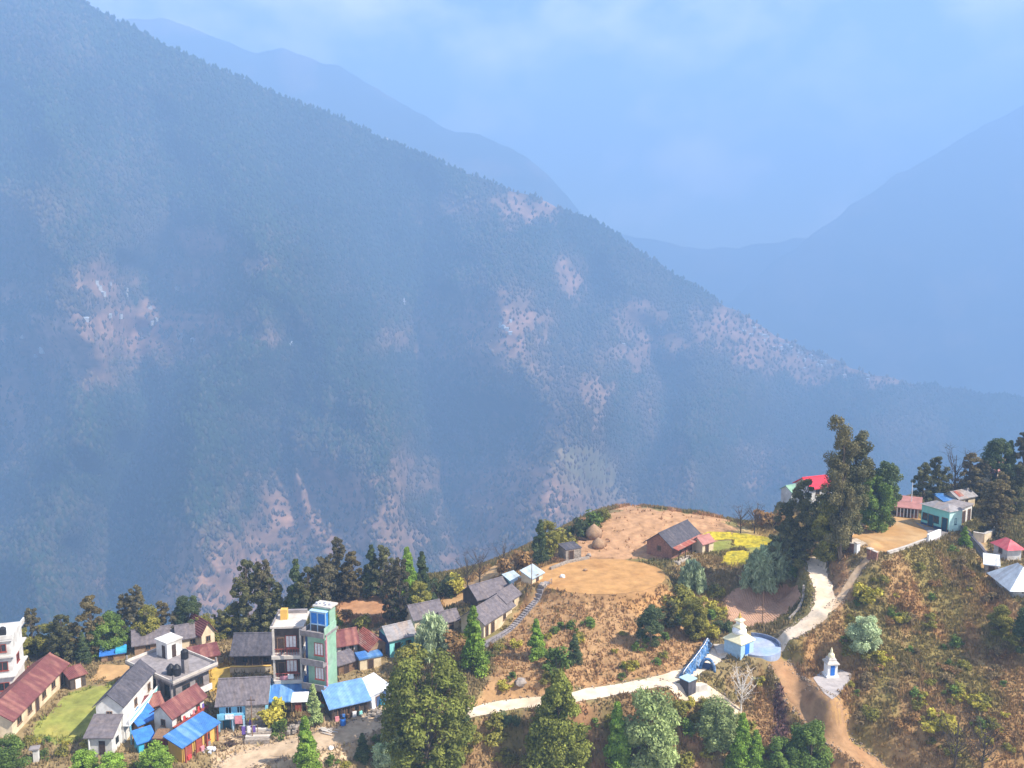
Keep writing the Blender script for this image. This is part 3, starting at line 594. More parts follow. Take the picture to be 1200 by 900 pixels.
house('tin_shed', 'shed with patchy white tin roof behind the slate houses', (602,692), (613,688), 2.6, 1.3, 'wall_teal', 'tin_pale', ('mono', .9, .3), [], [(0,.5,.7,1.4)], cat='shed')
house('tin_shed', 'shed with clean white blue tin roof near the top of the stone steps', (623,685), (636,678), 2.2, 1.1, 'wall_cream', 'tin_pale', ('mono', .9, .3), [], [(0,.5,.7,1.2)], cat='shed')
house('stone_hut', 'half ruined stone hut with dark doorway at the edge of the round terrace', (663,657), (681,654), 3, 2.0, 'wall_stone', 'slate_dark', ('mono', .3, .1), [], [(0,.35,.9,1.7)], cat='hut')
house('slate_house', 'lone slate roofed farmhouse with red veranda strip on pale plinth near the mustard fields', (787,656), (818,640), 5.4, 2.6, 'wall_brick', 'slate_dark', G_(2.0, .5), [(3,.5,1.2,.9,1.0),(0,.5,.8,.9,1.0)], [(0,.3,.9,1.8),(0,.75,.9,1.8)], extra=ex_veranda)
house('shed', 'small shed with brown roof beside the lone farmhouse', (823,649), (836,645), 2.6, 1.9, 'wall_cream', 'tin_salmon', G_(1.0, .25), [], [(0,.4,.8,1.5)], cat='shed')
house('red_house', 'two storey white house with bright red roof half hidden by tall trees', (950,597), (974,594), 5, 4.6, 'wall_white', 'tin_red', G_(1.5, .5), [(0,.8,.9,1.0,1.2),(0,.8,3.0,1.0,1.1),(0,.3,3.0,1.0,1.1)], [(0,.55,.9,2.0)])
house('green_hut', 'tiny hut with light green roof showing among trees beside the bright red roof', (927,592), (938,590), 3, 3.0, 'wall_white', 'wall_green', G_(.9, .3), [], [(0,.5,.8,1.8)], cat='hut')
house('school_wing', 'low school wing with salmon pink roof and white posts beside the yard', (1050,605), (1076,608), 3.4, 2.0, 'wall_brick', 'tin_salmon', ('mono', 1.1, .5), [(0,.2,.8,1.1,1.0),(0,.7,.8,1.1,1.0)], [(0,.45,.9,1.8)], cat='school', extra=ex_pinkroof)
house('school', 'turquoise school building with sunlit pale end wall and dark blue doors on the dirt yard', (1079,614), (1111,624), 4.8, 4.0, 'wall_teal', 'tin_grey', ('hip', .7, .35),
      [(0,.14,1.1,1.1,1.3,'door_navy'),(0,.56,1.1,1.1,1.3,'door_navy'),(1,.5,1.3,.6,1.1,'door_navy')], [(0,.36,1.0,2.3,'door_navy'),(0,.86,1.0,2.4,'door_navy')], cat='school', C=(1126,615), extra=ex_school)
house('outbuilding', 'white block with two dark doorways joined to the end of the turquoise school', (1125,614), (1138,609), 3.4, 2.9, 'wall_white', 'concrete', ('flat', 0, .2), [], [(0,.28,1.0,2.2,'wood_dark'),(0,.75,.9,2.2,'wood_dark')], extra=ex_annex_doors)
house('blue_house', 'low building with bright blue roof directly behind the turquoise school', (1105,599), (1121,598), 2.8, 2.0, 'wall_cream', 'tin_blue', ('mono', .6, .3), [(0,.5,.9,.8,.9)])
house('blue_house', 'building with grey tin roof and a rusty patch behind the white doorway block', (1122,598), (1142,594), 3.2, 2.3, 'wall_cream', 'tin_grey', G_(.9, .35), [(0,.5,.9,.8,.9)],
      extra=lambda r, L, D, h: part(r, 'roof_patch', MB().prism([(.2, h + .24), (D*.46, h + 1.02), (D*.46, h + 1.10), (.2, h + .32)], L * .1, L * .38, 'x'), 'tin_rust'))
house('pink_house', 'house with smooth pink red hip roof at the right edge below the school', (1164,649), (1180,657), 4.0, 2.3, 'wall_white', 'tin_pink', ('hip', 1.0, .5), [(0,.5,.8,.9,1.0)], C=(1196,649))
house('white_house', 'house with broad white tin roof below the pink roof', (1166,683), (1187,700), 6.0, 2.2, 'wall_white', 'tin_white', ('hip', 2.0, 1.0), [(0,.5,.8,.9,1.0),(1,.4,.8,.9,1.0)], [(1,.75,.8,1.8)], C=(1222,680))
house('tin_shed', 'small lean-to with crumpled blue white roof beside the broad white tin roof', (1154,672), (1169,674), 2.8, 1.6, 'wall_stone', 'tin_white', ('mono', .8, .3), [], [(0,.5,.8,1.4)], cat='shed')
house('brown_house', 'brown house with blue window high among the dark trees on the hilltop', (1160,567), (1187,560), 4.5, 2.4, 'wall_cream', 'tin_salmon', G_(1.2, .4), [(0,.2,.9,1.0,1.1,'paint_blue','glass_blue'),(0,.7,.9,1.0,1.1)])

for q in HS:
    mu, mv = (q['A'][0] + q['B'][0]) / 2, (q['A'][1] + q['B'][1]) / 2
    z0 = q['z'] if q['z'] is not None else hit(mu, mv).z
    a = Vector([float(c) for c in at_z(*q['A'], z0)]); b = Vector([float(c) for c in at_z(*q['B'], z0)])
    ex = (b - a); q['L'] = ex.length; ex.normalize(); ey = Vector((-ex.y, ex.x, 0)); q['D'] = q['depth']
    if q['C']:
        c = Vector([float(k) for k in at_z(*q['C'], z0)]); q['D'] = min((k * .1 for k in range(25, 80)), key=lambda D: abs(float(to_uv(*[np.array(w) for w in (b + ey * D)])[0]) - q['C'][0]))
    q['o'] = a; q['z0'] = z0; q['rz'] = math.atan2(ex.y, ex.x); q['ex'] = ex; q['ey'] = ey
    q['poly'] = [tuple(p.xy) for p in (a, a + ex * q['L'], a + ex * q['L'] + ey * q['D'], a + ey * q['D'])]
for q in HS:
    if 'school' in q['name'] or q['name']=='outbuilding': print(q['name'], q['L'], q['D'], q['z0'])
for q in HS: pad_poly(q['poly'], q['z0'], 2.0, 0.5)
PAD_PX = [(953,795),(963,786),(985,785),(998,790),(996,799),(981,816),(975,820),(965,812)]
PAD_Z = hit(974, 795).z
pad_poly(plane_poly(PAD_PX, PAD_Z), PAD_Z, 2.8, .2)
pad_poly(plane_poly(ell(880, 759, 29, 11), STUPA_Z), STUPA_Z, 1.0)

# ------------------------------------------------------------------ ground colours by place (baked in world positions)
U, V = to_uv(gx, gy, H)
ju = U + (fbm(gx * .35, gy * .35, 3) - .5) * 26; jv = V + (fbm(gx * .35 + 40, gy * .35, 3) - .5) * 18
col = np.zeros(H.shape + (3,)); col[:] = (0.24, 0.18, 0.085)
def mixc(w, c):
    global col
    col = col * (1 - w[..., None]) + np.array(c) * w[..., None]
nA = fbm(gx * .09 + 3, gy * .09 + 8, 4); nB = fbm(gx * .3 + 30, gy * .3 + 8, 3); nC = fbm(gx * .8 + 10, gy * .8, 2)
mixc(sstep(.45, .6, nA) * .7, (0.19, 0.17, 0.06))
mixc(1.0 * in_poly(ju, jv, [(-100,760),(140,755),(330,735),(470,735),(475,800),(465,860),(440,905),(-100,905)]), (0.27, 0.20, 0.10))
mixc(in_poly(ju, jv, [(555,830),(615,700),(640,694),(785,690),(830,740),(850,770),(800,790),(650,815)]) * 1.0, (0.37, 0.222, 0.105)); mixc(in_poly(ju, jv, [(720,697),(785,682),(800,720),(770,745)]) * .8, (0.46, 0.26, 0.105))
mixc(in_poly(ju, jv, [(640,655),(690,604),(740,592),(850,608),(890,625),(770,652),(720,660)]) * 1.0, (0.44, 0.255, 0.135)); mixc(in_poly(ju, jv, [(790,655),(830,650),(900,660),(850,690),(840,745),(800,735)]) * .9, (0.34, 0.235, 0.105))
mixc(in_poly(ju, jv, [(490,720),(520,690),(560,668),(640,640),(640,690),(600,690),(540,712)]) * 1.0, (0.45, 0.285, 0.12))
mixc(in_poly(ju, jv, [(395,735),(400,700),(450,695),(460,730)]) * 1.0, (0.44, 0.24, 0.125))
mixc(in_poly(ju, jv, [(860,622),(900,605),(930,600),(940,625),(900,632)]) * 1.0, (0.46, 0.33, 0.14))
sch = in_poly(ju, jv, [(900,770),(960,730),(1000,690),(1045,650),(1100,632),(1150,655),(1170,700),(1215,740),(1240,930),(850,930)])
mixc(sch * (.6 + .4 * sstep(.42, .58, nA)), (0.375, 0.215, 0.092)); mixc(sch * sstep(.46, .60, fbm(gx * .22 + 60, gy * .08 + 5, 3)) * .75, (0.22, 0.19, 0.06))
low = in_poly(ju, jv, [(470,850),(560,840),(800,805),(900,780),(930,930),(470,930)])
mixc(low * (.3 + .7 * sstep(.4, .6, nA)), (0.34, 0.185, 0.09)); mixc(low * sstep(.5, .64, nB) * .6, (0.20, 0.18, 0.06))
mixc(in_poly(ju, jv, [(905,785),(925,800),(930,850),(925,890),(905,880),(908,830)]) * .95, (0.11, 0.06, 0.06))
mixc(in_poly(ju, jv, [(955,640),(1000,640),(1000,700),(975,720)]) * .8, (0.36, 0.21, 0.11))
mixc(in_poly(ju, jv, [(1140,620),(1160,640),(1195,720),(1190,740),(1165,710)]) * .8, (0.46, 0.30, 0.15))
lawn = in_poly(ju, jv, [(30,868),(75,815),(125,800),(140,815),(110,850),(100,868)]); mixc(lawn * 1.0, (0.24, 0.25, 0.06))
mixc(in_poly(ju, jv, [(105,800),(115,775),(155,778),(155,800)]) * 1.0, (0.44, 0.27, 0.10))
yel = in_poly(ju, jv, [(240,800),(245,778),(275,775),(268,800),(262,830)]); mixc(yel * 1.0, (0.44, 0.27, 0.05))
mixc(in_poly(ju, jv, [(245,900),(255,855),(320,845),(460,830),(460,860),(380,905)]) * .9, (0.47, 0.35, 0.22))
bare = in_poly(ju, jv, [(908,776),(942,783),(962,800),(960,835),(1000,868),(1064,925),(1010,925),(950,862),(926,815)]); mixc(bare * .95, (0.35, 0.205, 0.10))
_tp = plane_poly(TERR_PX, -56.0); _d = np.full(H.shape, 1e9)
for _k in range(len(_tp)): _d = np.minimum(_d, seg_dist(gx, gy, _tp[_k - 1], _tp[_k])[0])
mixc((1 - sstep(.6, 1.6, _d + (nB - .5) * 2.5)) * .6, (0.27, 0.15, 0.065)); NOG0 = _d < .5  # dark earth ring round the terrace rim, painted in for its shadow band
col *= (0.80 + 0.40 * nC)[..., None]
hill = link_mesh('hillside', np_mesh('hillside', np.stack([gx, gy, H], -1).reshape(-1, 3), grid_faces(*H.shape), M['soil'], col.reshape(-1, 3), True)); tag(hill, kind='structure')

# apron of the hill down to the valley, valley floor
def loft(name, rows, m, c, kind='structure'):
    V_ = np.array(rows, float); n, k = V_.shape[:2]
    o = link_mesh(name, np_mesh(name, V_.reshape(-1, 3), grid_faces(n, k), m, np.tile(np.array(c), (n * k, 1)), True)); return tag(o, kind=kind)
xs = np.linspace(-150, 165, 40)
rows = [np.stack([xs, np.full(40, 269.9), hgt(xs, np.full(40, 269.9)) - .2], 1)]
for k in range(1, 9): rows.append(np.stack([xs * (1 + 1.2 * k), np.full(40, 270 + k * 105.), np.full(40, -160 - k * 92.) + 20 * vnoise(xs * .02 + k, xs * 0 + k)], 1))
loft('lower_hillside', rows, M['mountain'], (0.05, 0.06, 0.025))
rows = [np.stack([np.linspace(-8500, 8500, 30), np.full(30, float(y)), np.full(30, -870.)], 1) for y in np.linspace(-140, 8300, 20)]
loft('valley_floor', rows, M['mountain'], (0.06, 0.065, 0.03))
side = [np.stack([np.array([-700., -400, -150]), np.full(3, float(y)), np.array([-400., -220, 0]) + np.array([0, 0, 1.]) * hgt(-150, min(y, 269)) - np.array([0, 0, .15])], 1) for y in np.linspace(66, 270, 30)]
loft('west_hillside', side, M['soil'], (0.12, 0.11, 0.04))
side = [np.stack([np.array([165., 420, 800]), np.full(3, float(y)), np.array([0, -180., -400]) + np.array([1., 0, 0]) * hgt(165, min(y, 269)) - np.array([.15, 0, 0])], 1) for y in np.linspace(66, 270, 30)]
loft('east_hillside', side, M['soil'], (0.12, 0.11, 0.04))

# ------------------------------------------------------------------ roads and fields as draped sheets
def ribbon(name, line, half, m, lift=0.05, jitter=0.25, kind='structure', nx=6):
    rows = []
    for i, p in enumerate(line):
        d = (line[min(i + 1, len(line) - 1)] - line[max(i - 1, 0)]); d.z = 0; d.normalize(); s = Vector((-d.y, d.x, 0)); row = []
        hw = half * (1 + jitter * (vnoise(i * .37, 3.3) - .5)); hw2 = half * (1 + jitter * (vnoise(i * .41, 9.3) - .5))
        for k in range(nx + 1):
            t = k / nx; q = p + s * (hw - (hw + hw2) * t); row.append((q.x, q.y, float(hgt(q.x, q.y)) + lift))
        rows.append(row)
    V_ = np.array(rows); n, k = V_.shape[:2]
    o = link_mesh(name, np_mesh(name, V_.reshape(-1, 3), grid_faces(n, k), m, None, True)); return tag(o, kind=kind)
ribbon('dirt_road', ROAD, 1.5, M['road'], .07, .4)
ribbon('school_track', TRACK, .6, M['track_pale'], .06, .5)
ribbon('village_lane', LANE, 2.3, M['lane'], .06)
PATHR = smooth_line([(1124,619),(1134,627),(1146,640),(1157,654),(1166,667)]); ribbon('concrete_path', PATHR, .9, M['concrete'], .12)
ribbon('side_path', LINK, .9, M['road'], .09)
ribbon('landslide_track', SLIDE, 1.7, M['landslide'], .05, .7)
NOGRASS = np.zeros(H.shape, bool)
def mask_line(line, r):
    for a, b in zip(line[:-1], line[1:]): NOGRASS[seg_dist(gx, gy, a, b)[0] < r] = True
NOGRASS |= NOG0 | (bare & (nB > .35))
mask_line(ROAD, 2.1); mask_line(TRACK, 1.2); mask_line(LANE, 2.4); mask_line(LINK, 1.0); mask_line(SLIDE, 2.0); mask_line(FOOT, 1.0); mask_line(PATHR, 1.8)
for q in HS: NOGRASS |= in_poly(gx, gy, [tuple((q['o'] + q['ex'] * (q['L'] * .5 + (q['L'] + 1.2) * a) + q['ey'] * (q['D'] * .5 + (q['D'] + 1.2) * b)).xy) for a, b in ((-.5, -.5), (.5, -.5), (.5, .5), (-.5, .5))])
def field(name, pix, m, lift=0.06, kind='structure', grass=False, step=.5, z=None):
    """polygon seen at pix, laid on the ground"""
    if z is None: wp = [tuple(hit(u, v).xy) for u, v in pix]
    else: wp = plane_poly(pix, z)
    px = [p[0] for p in wp]; py = [p[1] for p in wp]
    # triangulated fill with a fine grid: clip to polygon by bisecting with bmesh
    bm = bmesh.new(); f = bm.faces.new([bm.verts.new((x, y, 0)) for x, y in wp])
    for axis, lo, hi in ((0, min(px), max(px)), (1, min(py), max(py))):
        k = math.ceil(lo / step) * step
        while k < hi:
            no = (1, 0, 0) if axis == 0 else (0, 1, 0); co = (k, 0, 0) if axis == 0 else (0, k, 0)
            bmesh.ops.bisect_plane(bm, geom=bm.verts[:] + bm.edges[:] + bm.faces[:], plane_co=co, plane_no=no); k += step
    for vv in bm.verts: vv.co.z = float(hgt(vv.co.x, vv.co.y)) + lift
    bmesh.ops.recalc_face_normals(bm, faces=bm.faces)
    if sum(f.normal.z for f in bm.faces) < 0: bmesh.ops.reverse_faces(bm, faces=bm.faces)
    me = bpy.data.meshes.new(name); bm.to_mesh(me); bm.free(); me.materials.append(m); me.polygons.foreach_set('use_smooth', [True] * len(me.polygons))
    o = link_mesh(name, me); tag(o, kind=kind)
    if not grass: NOGRASS[in_poly(gx, gy, wp)] = True
    return o
def wob(pix, a=2.0, n=5, seed=1):
    """same outline with an uneven edge"""
    r = random.Random(seed); out = []
    for i in range(len(pix)):
        p, q = pix[i], pix[(i + 1) % len(pix)]
        for k in range(n):
            t = k / n; out.append((p[0] + (q[0] - p[0]) * t + r.uniform(-a, a), p[1] + (q[1] - p[1]) * t + r.uniform(-a, a) * .5))
    return out
field('terrace_field', wob(TERR_PX, 1.5, 2), M['terrace'], .05, z=-56.0)
field('schoolyard', wob(YARD_PX, .5, 3), M['yard'], .06, z=-48.5)
field('school_apron', wob([(1070,611),(1084,617),(1112,625),(1098,634),(1080,637),(1090,628),(1084,621)], .5, 3, 30), M['concrete'], .10, z=-48.5)
NOGRASS |= in_poly(gx, gy, plane_poly(PAD_PX, PAD_Z))
_pc = [float(c) for c in at_z(885, 759, STUPA_Z)]; NOGRASS |= np.hypot(gx - _pc[0], gy - _pc[1]) < 4.4
field('ploughed_field', wob([(848,702),(862,690),(905,686),(936,688),(938,702),(925,716),(905,732),(862,738),(850,725)], 1.5), M['ploughed'], .07)
field('mustard_field', wob([(818,631),(830,624),(858,624),(857,632),(835,634)], 1.0, 4, 13), M['mustard'], .1)
field('grass_strip', wob([(822,643),(832,636),(857,634),(858,643),(840,648)], 1.0, 4, 14), M['lawn'], .09)
field('golden_field', wob([(515,712),(515,697),(553,681),(585,660),(631,653),(633,661),(598,670),(560,688),(542,712)], 2.0, 4, 15), M['fallow'], .08)
field('brown_plot', wob([(396,722),(400,702),(450,697),(452,712),(448,724)], 1.5, 4, 16), M['brown_plot'], .08)
field('grass_field', wob([(32,864),(75,818),(120,803),(138,815),(112,848),(100,864)], 1.5, 4, 17), M['lawn'], .07)
field('straw_plot', wob([(108,798),(117,780),(152,779),(156,796)], 1.5, 4, 18), M['fallow'], .08)
field('golden_plot', wob([(244,806),(249,784),(272,782),(268,800),(258,816)], 1.5, 4, 19), M['gold_plot'], .08)
field('mustard_field', wob([(858,643),(859,625),(880,627),(908,632),(905,640),(880,643)], 1.2, 4, 3), M['mustard'], .1)
field('mustard_field', wob([(846,661),(848,648),(870,645),(878,648),(876,662),(858,665)], 1.2, 4, 4), M['mustard'], .1)
field('mustard_field', wob([(872,642),(905,640),(890,652),(878,650)], 1.0, 4, 5), M['lawn'], .1)

# ------------------------------------------------------------------ far mountains
def line_bump(u, v, pts, wid):
    d = np.full(np.shape(u), 1e9)
    ju, jv = u + (fbm(u * .012, v * .012, 3) - .5) * 70, v + (fbm(u * .012 + 20, v * .012, 3) - .5) * 50
    for a, b in zip(pts[:-1], pts[1:]): d = np.minimum(d, seg_dist(ju, jv, a, b)[0])
    return np.exp(-(d / wid) ** 2)
SPURS = [[(190,60),(300,230),(390,420),(440,600),(450,760)], [(600,225),(620,380),(655,520),(640,700)], [(40,60),(90,320),(110,420),(60,620),(40,760)], [(850,360),(885,420),(810,560),(800,650)], [(745,300),(720,400),(690,470)], [(330,300),(250,480),(240,720)], [(1020,440),(960,540),(940,640)]]
RAVINES = [[(470,230),(500,400),(525,560),(530,740)], [(690,330),(650,450),(560,600)], [(200,330),(170,500),(140,740)], [(770,380),(740,500),(745,640)], [(940,430),(880,560),(880,650)], [(60,440),(0,600)]]
def mountain(name, us, foot_v, foot_d, cr_u, cr_v, crest_d, nu, nv, amp, color_fn, seed=0, back=True, relief=False):
    u = np.linspace(us[0], us[-1], nu); fv = np.interp(u, us, foot_v); fd = np.interp(u, us, foot_d)
    cv = np.interp(u, cr_u, cr_v) + (fbm(u * .045 + seed, u * 0 + 2.2, 4) - .5) * 9; cd = np.interp(u, us, crest_d)
    t = np.linspace(0, 1, nv)
    Uu = np.repeat(u[:, None], nv, 1); Vv = fv[:, None] + (cv - fv)[:, None] * t
    D = fd[:, None] + (cd - fd)[:, None] * t ** 0.9
    env = (np.sin(np.pi * np.clip(t, 0, 1)) ** .6 * .9 + .1)[None, :] * (cd - fd)[:, None] / 1600.
    slant = Uu - .25 * (Vv - 400)
    rid = np.abs(fbm(slant * .008 + seed * 3.1, Vv * .005 + seed, 4) - .5) * 2
    rid2 = np.abs(fbm(slant * .02 + seed, Vv * .006 + 5, 3) - .5) * 2
    D = D + env * (amp * (rid - .35) * 1.5 + amp * .35 * (rid2 - .3)) + (fbm(Uu * .09, Vv * .06, 3) - .5) * amp * .12
    if relief:
        k = env / .9
        for sp in SPURS: D = D - 270 * k * line_bump(Uu, Vv, sp, 55)
        for rv in RAVINES: D = D + 280 * k * line_bump(Uu, Vv, rv, 48)
    X, Y, Z = at_depth(Uu, Vv, D)
    c = color_fn(Uu, Vv)
    P3 = np.stack([X, Y, Z], -1)
    if back:
        extra_rows = []
        for k in (1, 2, 3):
            q = P3[:, -1].copy(); q[:, 1] += 260 * k; q[:, 2] -= 190 * k; extra_rows.append(q)
        P3 = np.concatenate([P3, np.stack(extra_rows, 1)], 1); c = np.concatenate([c, np.repeat(c[:, -1:], 3, 1)], 1)
    n, m_ = P3.shape[:2]
    o = link_mesh(name, np_mesh(name, P3.reshape(-1, 3), grid_faces(n, m_), M['mountain'], c.reshape(-1, 3), True)); tag(o, kind='structure')
    return u, t, X, Y, Z
CLEAR = [(378,605,62,48,1.1),(412,625,44,34,1),(262,680,90,44,.95),(560,650,40,40,.9),(690,590,50,30,.7),(470,640,30,30,.7),(438,570,12,10,1.1),(480,560,20,32,.6),(575,390,52,36,1.0),(540,375,28,8,.7),(612,425,30,26,.5),(460,400,20,15,.7),(500,395,13,24,.7),
 (666,325,15,22,.9),(612,245,42,13,.8),(530,245,28,13,.55),(95,408,65,34,.85),(150,384,110,18,1.05),(120,342,26,24,.8),(14,470,20,48,.85),(240,285,24,16,.8),(300,308,20,10,.6),(215,332,28,16,.7),(12,342,30,11,.6),
 (205,405,30,18,.7),(748,375,28,22,.8),(742,415,28,14,.7),(682,460,26,20,.7),(655,490,18,30,.6),(615,585,76,50,1.0),(560,610,20,40,.7),(790,566,15,30,.9),(885,398,60,30,1.0),(935,425,60,12,.8),(1015,440,65,10,.9),
 (900,556,32,24,.7),(780,402,45,12,.7),(850,380,22,16,.8),(710,415,20,12,.5),(640,440,50,24,.4),(1065,520,30,30,.35),(40,245,40,20,.3),(760,470,12,40,.4),(700,500,10,30,.5),(520,590,14,30,.5)]
def clear_mask(u, v):
    w = np.zeros(np.shape(u)); jx = (fbm(u * .04, v * .04, 4) - .5) * 30; jy = (fbm(u * .04 + 50, v * .04, 4) - .5) * 28; st = (fbm(u * .10, v * .07, 4) - .5) * 1.5
    for a, b, ra, rb, s in CLEAR:
        q = np.hypot((u + jx - a) / ra, (v + jy - b) / rb) * .72; w = np.maximum(w, s * np.clip((1.25 - q) * 1.1 + st * (q < 1.7), 0, 1))
    return np.clip(w, 0, 1)
def brown_zone(u, v):
    w = 0
    for a, b, ra, rb in ((110, 350, 200, 110), (760, 420, 230, 110), (620, 570, 170, 90), (380, 610, 130, 60), (230, 690, 120, 50), (590, 400, 90, 60), (20, 480, 60, 80), (900, 560, 120, 50)):
        w = np.maximum(w, np.clip(1.2 - np.hypot((u - a) / ra, (v - b) / rb) + (fbm(u * .02 + a, v * .02, 3) - .5) * 1.2, 0, 1))
    return w
def olive_mask(u, v):
    jx = (fbm(u * .03, v * .03, 3) - .5) * 20
    return np.clip(1.3 - np.hypot((u + jx - 690) / 50, (v - 550 + (u - 690) * -.35) / 30), 0, 1)
def main_col(u, v):
    n = fbm(u * .05, v * .05, 4); base = np.zeros(u.shape + (3,)); base[:] = (0.040, 0.046, 0.022)
    base *= (0.6 + .9 * n)[..., None]
    br = np.clip(sstep(.5, .62, fbm(u * .012 + 9, v * .016, 4)) * .5 + .6 * brown_zone(u, v), 0, 1)[..., None]; base = base * (1 - br) + np.array((0.15, 0.11, 0.065)) * br
    w = clear_mask(u, v)[..., None]; n2 = fbm(u * .2, v * .2, 2)[..., None]
    base = base * (1 - w) + np.array((0.46, 0.255, 0.15)) * (.55 + .45 * n2 + .45 * vnoise(v * .45 + 2 * n2[..., 0], u * .03)[..., None]) * w
    w = olive_mask(u, v)[..., None]; base = base * (1 - w) + np.array((0.30, 0.24, 0.11)) * w
    return base
mu = [-220, 0, 200, 400, 550, 700, 850, 1000, 1150, 1420]
cr_u = [-220,0,100,150,200,330,400,500,550,640,700,745,800,850,900,960,1010,1070,1150,1250,1420]
cr_v = [-90,-45,2,30,57,113,140,182,205,236,262,292,326,357,388,415,435,450,462,470,480]
mU, mT, mX, mY, mZ = mountain('forested_mountain', mu, [790,785,765,745,705,660,645,645,625,610], [1250,1250,1250,1300,1350,1500,1800,2100,2300,2400], cr_u, cr_v, [2500,2600,2700,2900,3000,3100,3200,3300,3300,3300], 420, 260, 150, main_col, relief=True)
def far_col(c):
    def f(u, v):
        n = fbm(u * .03, v * .03, 4); b = np.zeros(u.shape + (3,)); b[:] = c; w = (sstep(.55, .66, fbm(u * .02 + 70, v * .03, 4)) * .6)[..., None]
        return b * (0.6 + .8 * n)[..., None] * (1 - w) + np.array((0.24, 0.15, 0.09)) * w
    return f
mountain('second_ridge', [-100,200,400,600,800], [520]*5, [4600]*5, [-100,0,100,150,190,240,300,330,400,450,520,560,600,640,700,800], [22,22,22,24,21,40,62,58,78,108,150,158,172,205,270,360], [5900]*5, 160, 60, 200, far_col((0.05,0.055,0.025)), 3)
mountain('right_mountain', [640,800,900,1050,1200,1400], [560]*6, [4600]*6, [640,700,800,860,900,960,1010,1050,1100,1150,1200,1300,1400], [520,480,410,350,312,270,232,205,178,150,122,106,100], [6600,6500,6400,6300,6200,6100], 160, 60, 150, far_col((0.055,0.058,0.028)), 6)
mountain('distant_range', [100,400,700,900,1400], [560]*5, [6000]*5, [100,300,420,500,600,700,780,830,900,1000,1100,1200,1400], [235,235,238,242,250,268,285,292,286,268,248,236,230], [7300]*5, 120, 40, 120, far_col((0.06,0.06,0.03)), 9)

# far forest: one mass of small crowns
def sample_main(n, seed):
    r = np.random.RandomState(seed); a = r.rand(n) * (len(mU) - 1.001); b = (r.rand(n) ** 0.75 * 0 + r.rand(n)) * (len(mT) - 1.001)
    i = a.astype(int); j = b.astype(int); fa = a - i; fb = b - j
    def bil(Q): return (Q[i, j] * (1 - fa) + Q[i + 1, j] * fa) * (1 - fb) + (Q[i, j + 1] * (1 - fa) + Q[i + 1, j + 1] * fa) * fb
    return bil(mX), bil(mY), bil(mZ), r
x, y, z, r = sample_main(260000, 4)
uu, vv = to_uv(x, y, z)
keep = (r.rand(len(x)) > np.clip(np.maximum(clear_mask(uu, vv) * 1.5, olive_mask(uu, vv) * 1.3), 0, .9)) & (uu > -60) & (uu < 1260) & (vv > -40)
keep &= r.rand(len(x)) < np.clip(1.25 - (y - 1300) / 3200, .45, 1)
x, y, z = x[keep], y[keep], z[keep]; uu, vv = uu[keep], vv[keep]; n = len(x)
rad = (2.2 + 2.6 * r.rand(n)) * (.7 + .7 * fbm(uu * .05 + 31, vv * .05, 3)) * (1 + (y - 1300) / 5000); hh = rad * (1.8 + 1.8 * r.rand(n))
ang = r.rand(n) * 6.28; Vs = np.zeros((n, 6, 3), np.float32)
for k in range(4):
    q = rad * (.75 + .5 * r.rand(n)); Vs[:, k, 0] = x + q * np.cos(ang + k * 1.571); Vs[:, k, 1] = y + q * np.sin(ang + k * 1.571); Vs[:, k, 2] = z + hh * (.35 + .25 * r.rand(n))
Vs[:, 4, 0] = x; Vs[:, 4, 1] = y; Vs[:, 4, 2] = z - 1
Vs[:, 5, 0] = x + rad * (r.rand(n) - .5) * .6; Vs[:, 5, 1] = y; Vs[:, 5, 2] = z + hh
base = (np.arange(n) * 6)[:, None]
T = np.concatenate([base + np.array(f) for f in ((0, 1, 5), (1, 2, 5), (2, 3, 5), (3, 0, 5), (1, 0, 4), (2, 1, 4), (3, 2, 4), (0, 3, 4))], 0)
tc_ = np.zeros((n, 3)); tc_[:] = (0.036, 0.054, 0.022); br = (r.rand(n) < np.clip(.12 + .45 * sstep(.48, .62, fbm(uu * .012 + 9, vv * .016, 4)) + .55 * brown_zone(uu, vv), 0, .92))
tc_[br] = (0.095, 0.078, 0.042); cw_ = np.clip(np.maximum(clear_mask(uu, vv) * 1.5, olive_mask(uu, vv)), 0, .85)[:, None]; tc_ = tc_ * (1 - cw_) + np.array((0.20, 0.125, 0.07)) * cw_
tc_ *= ((0.75 + .5 * r.rand(n)) * (.35 + 1.3 * fbm(uu * .02 + 5, vv * .016, 4)))[:, None]
fo = link_mesh('distant_forest', np_mesh('distant_forest', Vs.reshape(-1, 3), T, M['forest'], np.repeat(tc_, 6, 0))); tag(fo, 'hazy forest of dense dark trees covering the far mountainside', 'forest', kind='stuff')

# far villages: tiny houses on the mountainside
def surf(u, v):
    i = int(np.argmin(np.abs(mU - u))); k = int(np.argmin(np.abs(to_uv(mX[i], mY[i], mZ[i])[1] - v))); return Vector((mX[i, k], mY[i, k], mZ[i, k]))
mbw = MB().box(-5, -3.5, -4, 5, 3.5, 5.5); hw_me = mbw.mesh('wall', M['wall_white'])
hr_me = MB().prism([(-4.2, 5.2), (0, 7.6), (4.2, 5.2), (4.2, 5.5), (0, 7.9), (-4.2, 5.5)], -5.6, 5.6, 'x').mesh('roof', M['tin_white'])
hr2_me = MB().prism([(-4.2, 5.2), (0, 7.6), (4.2, 5.2), (4.2, 5.5), (0, 7.9), (-4.2, 5.5)], -5.6, 5.6, 'x').mesh('roof', M['tin_grey'])
def far_house(u, v, s, label, group, i):
    p = surf(u, v); o = empty('hill_house', label, 'house', p, rnd.uniform(-.9, .9), group); s *= 1.15; o.scale = (s,) * 3
    link_mesh('wall', hw_me, o); link_mesh('roof', hr_me if i % 3 else hr2_me, o)
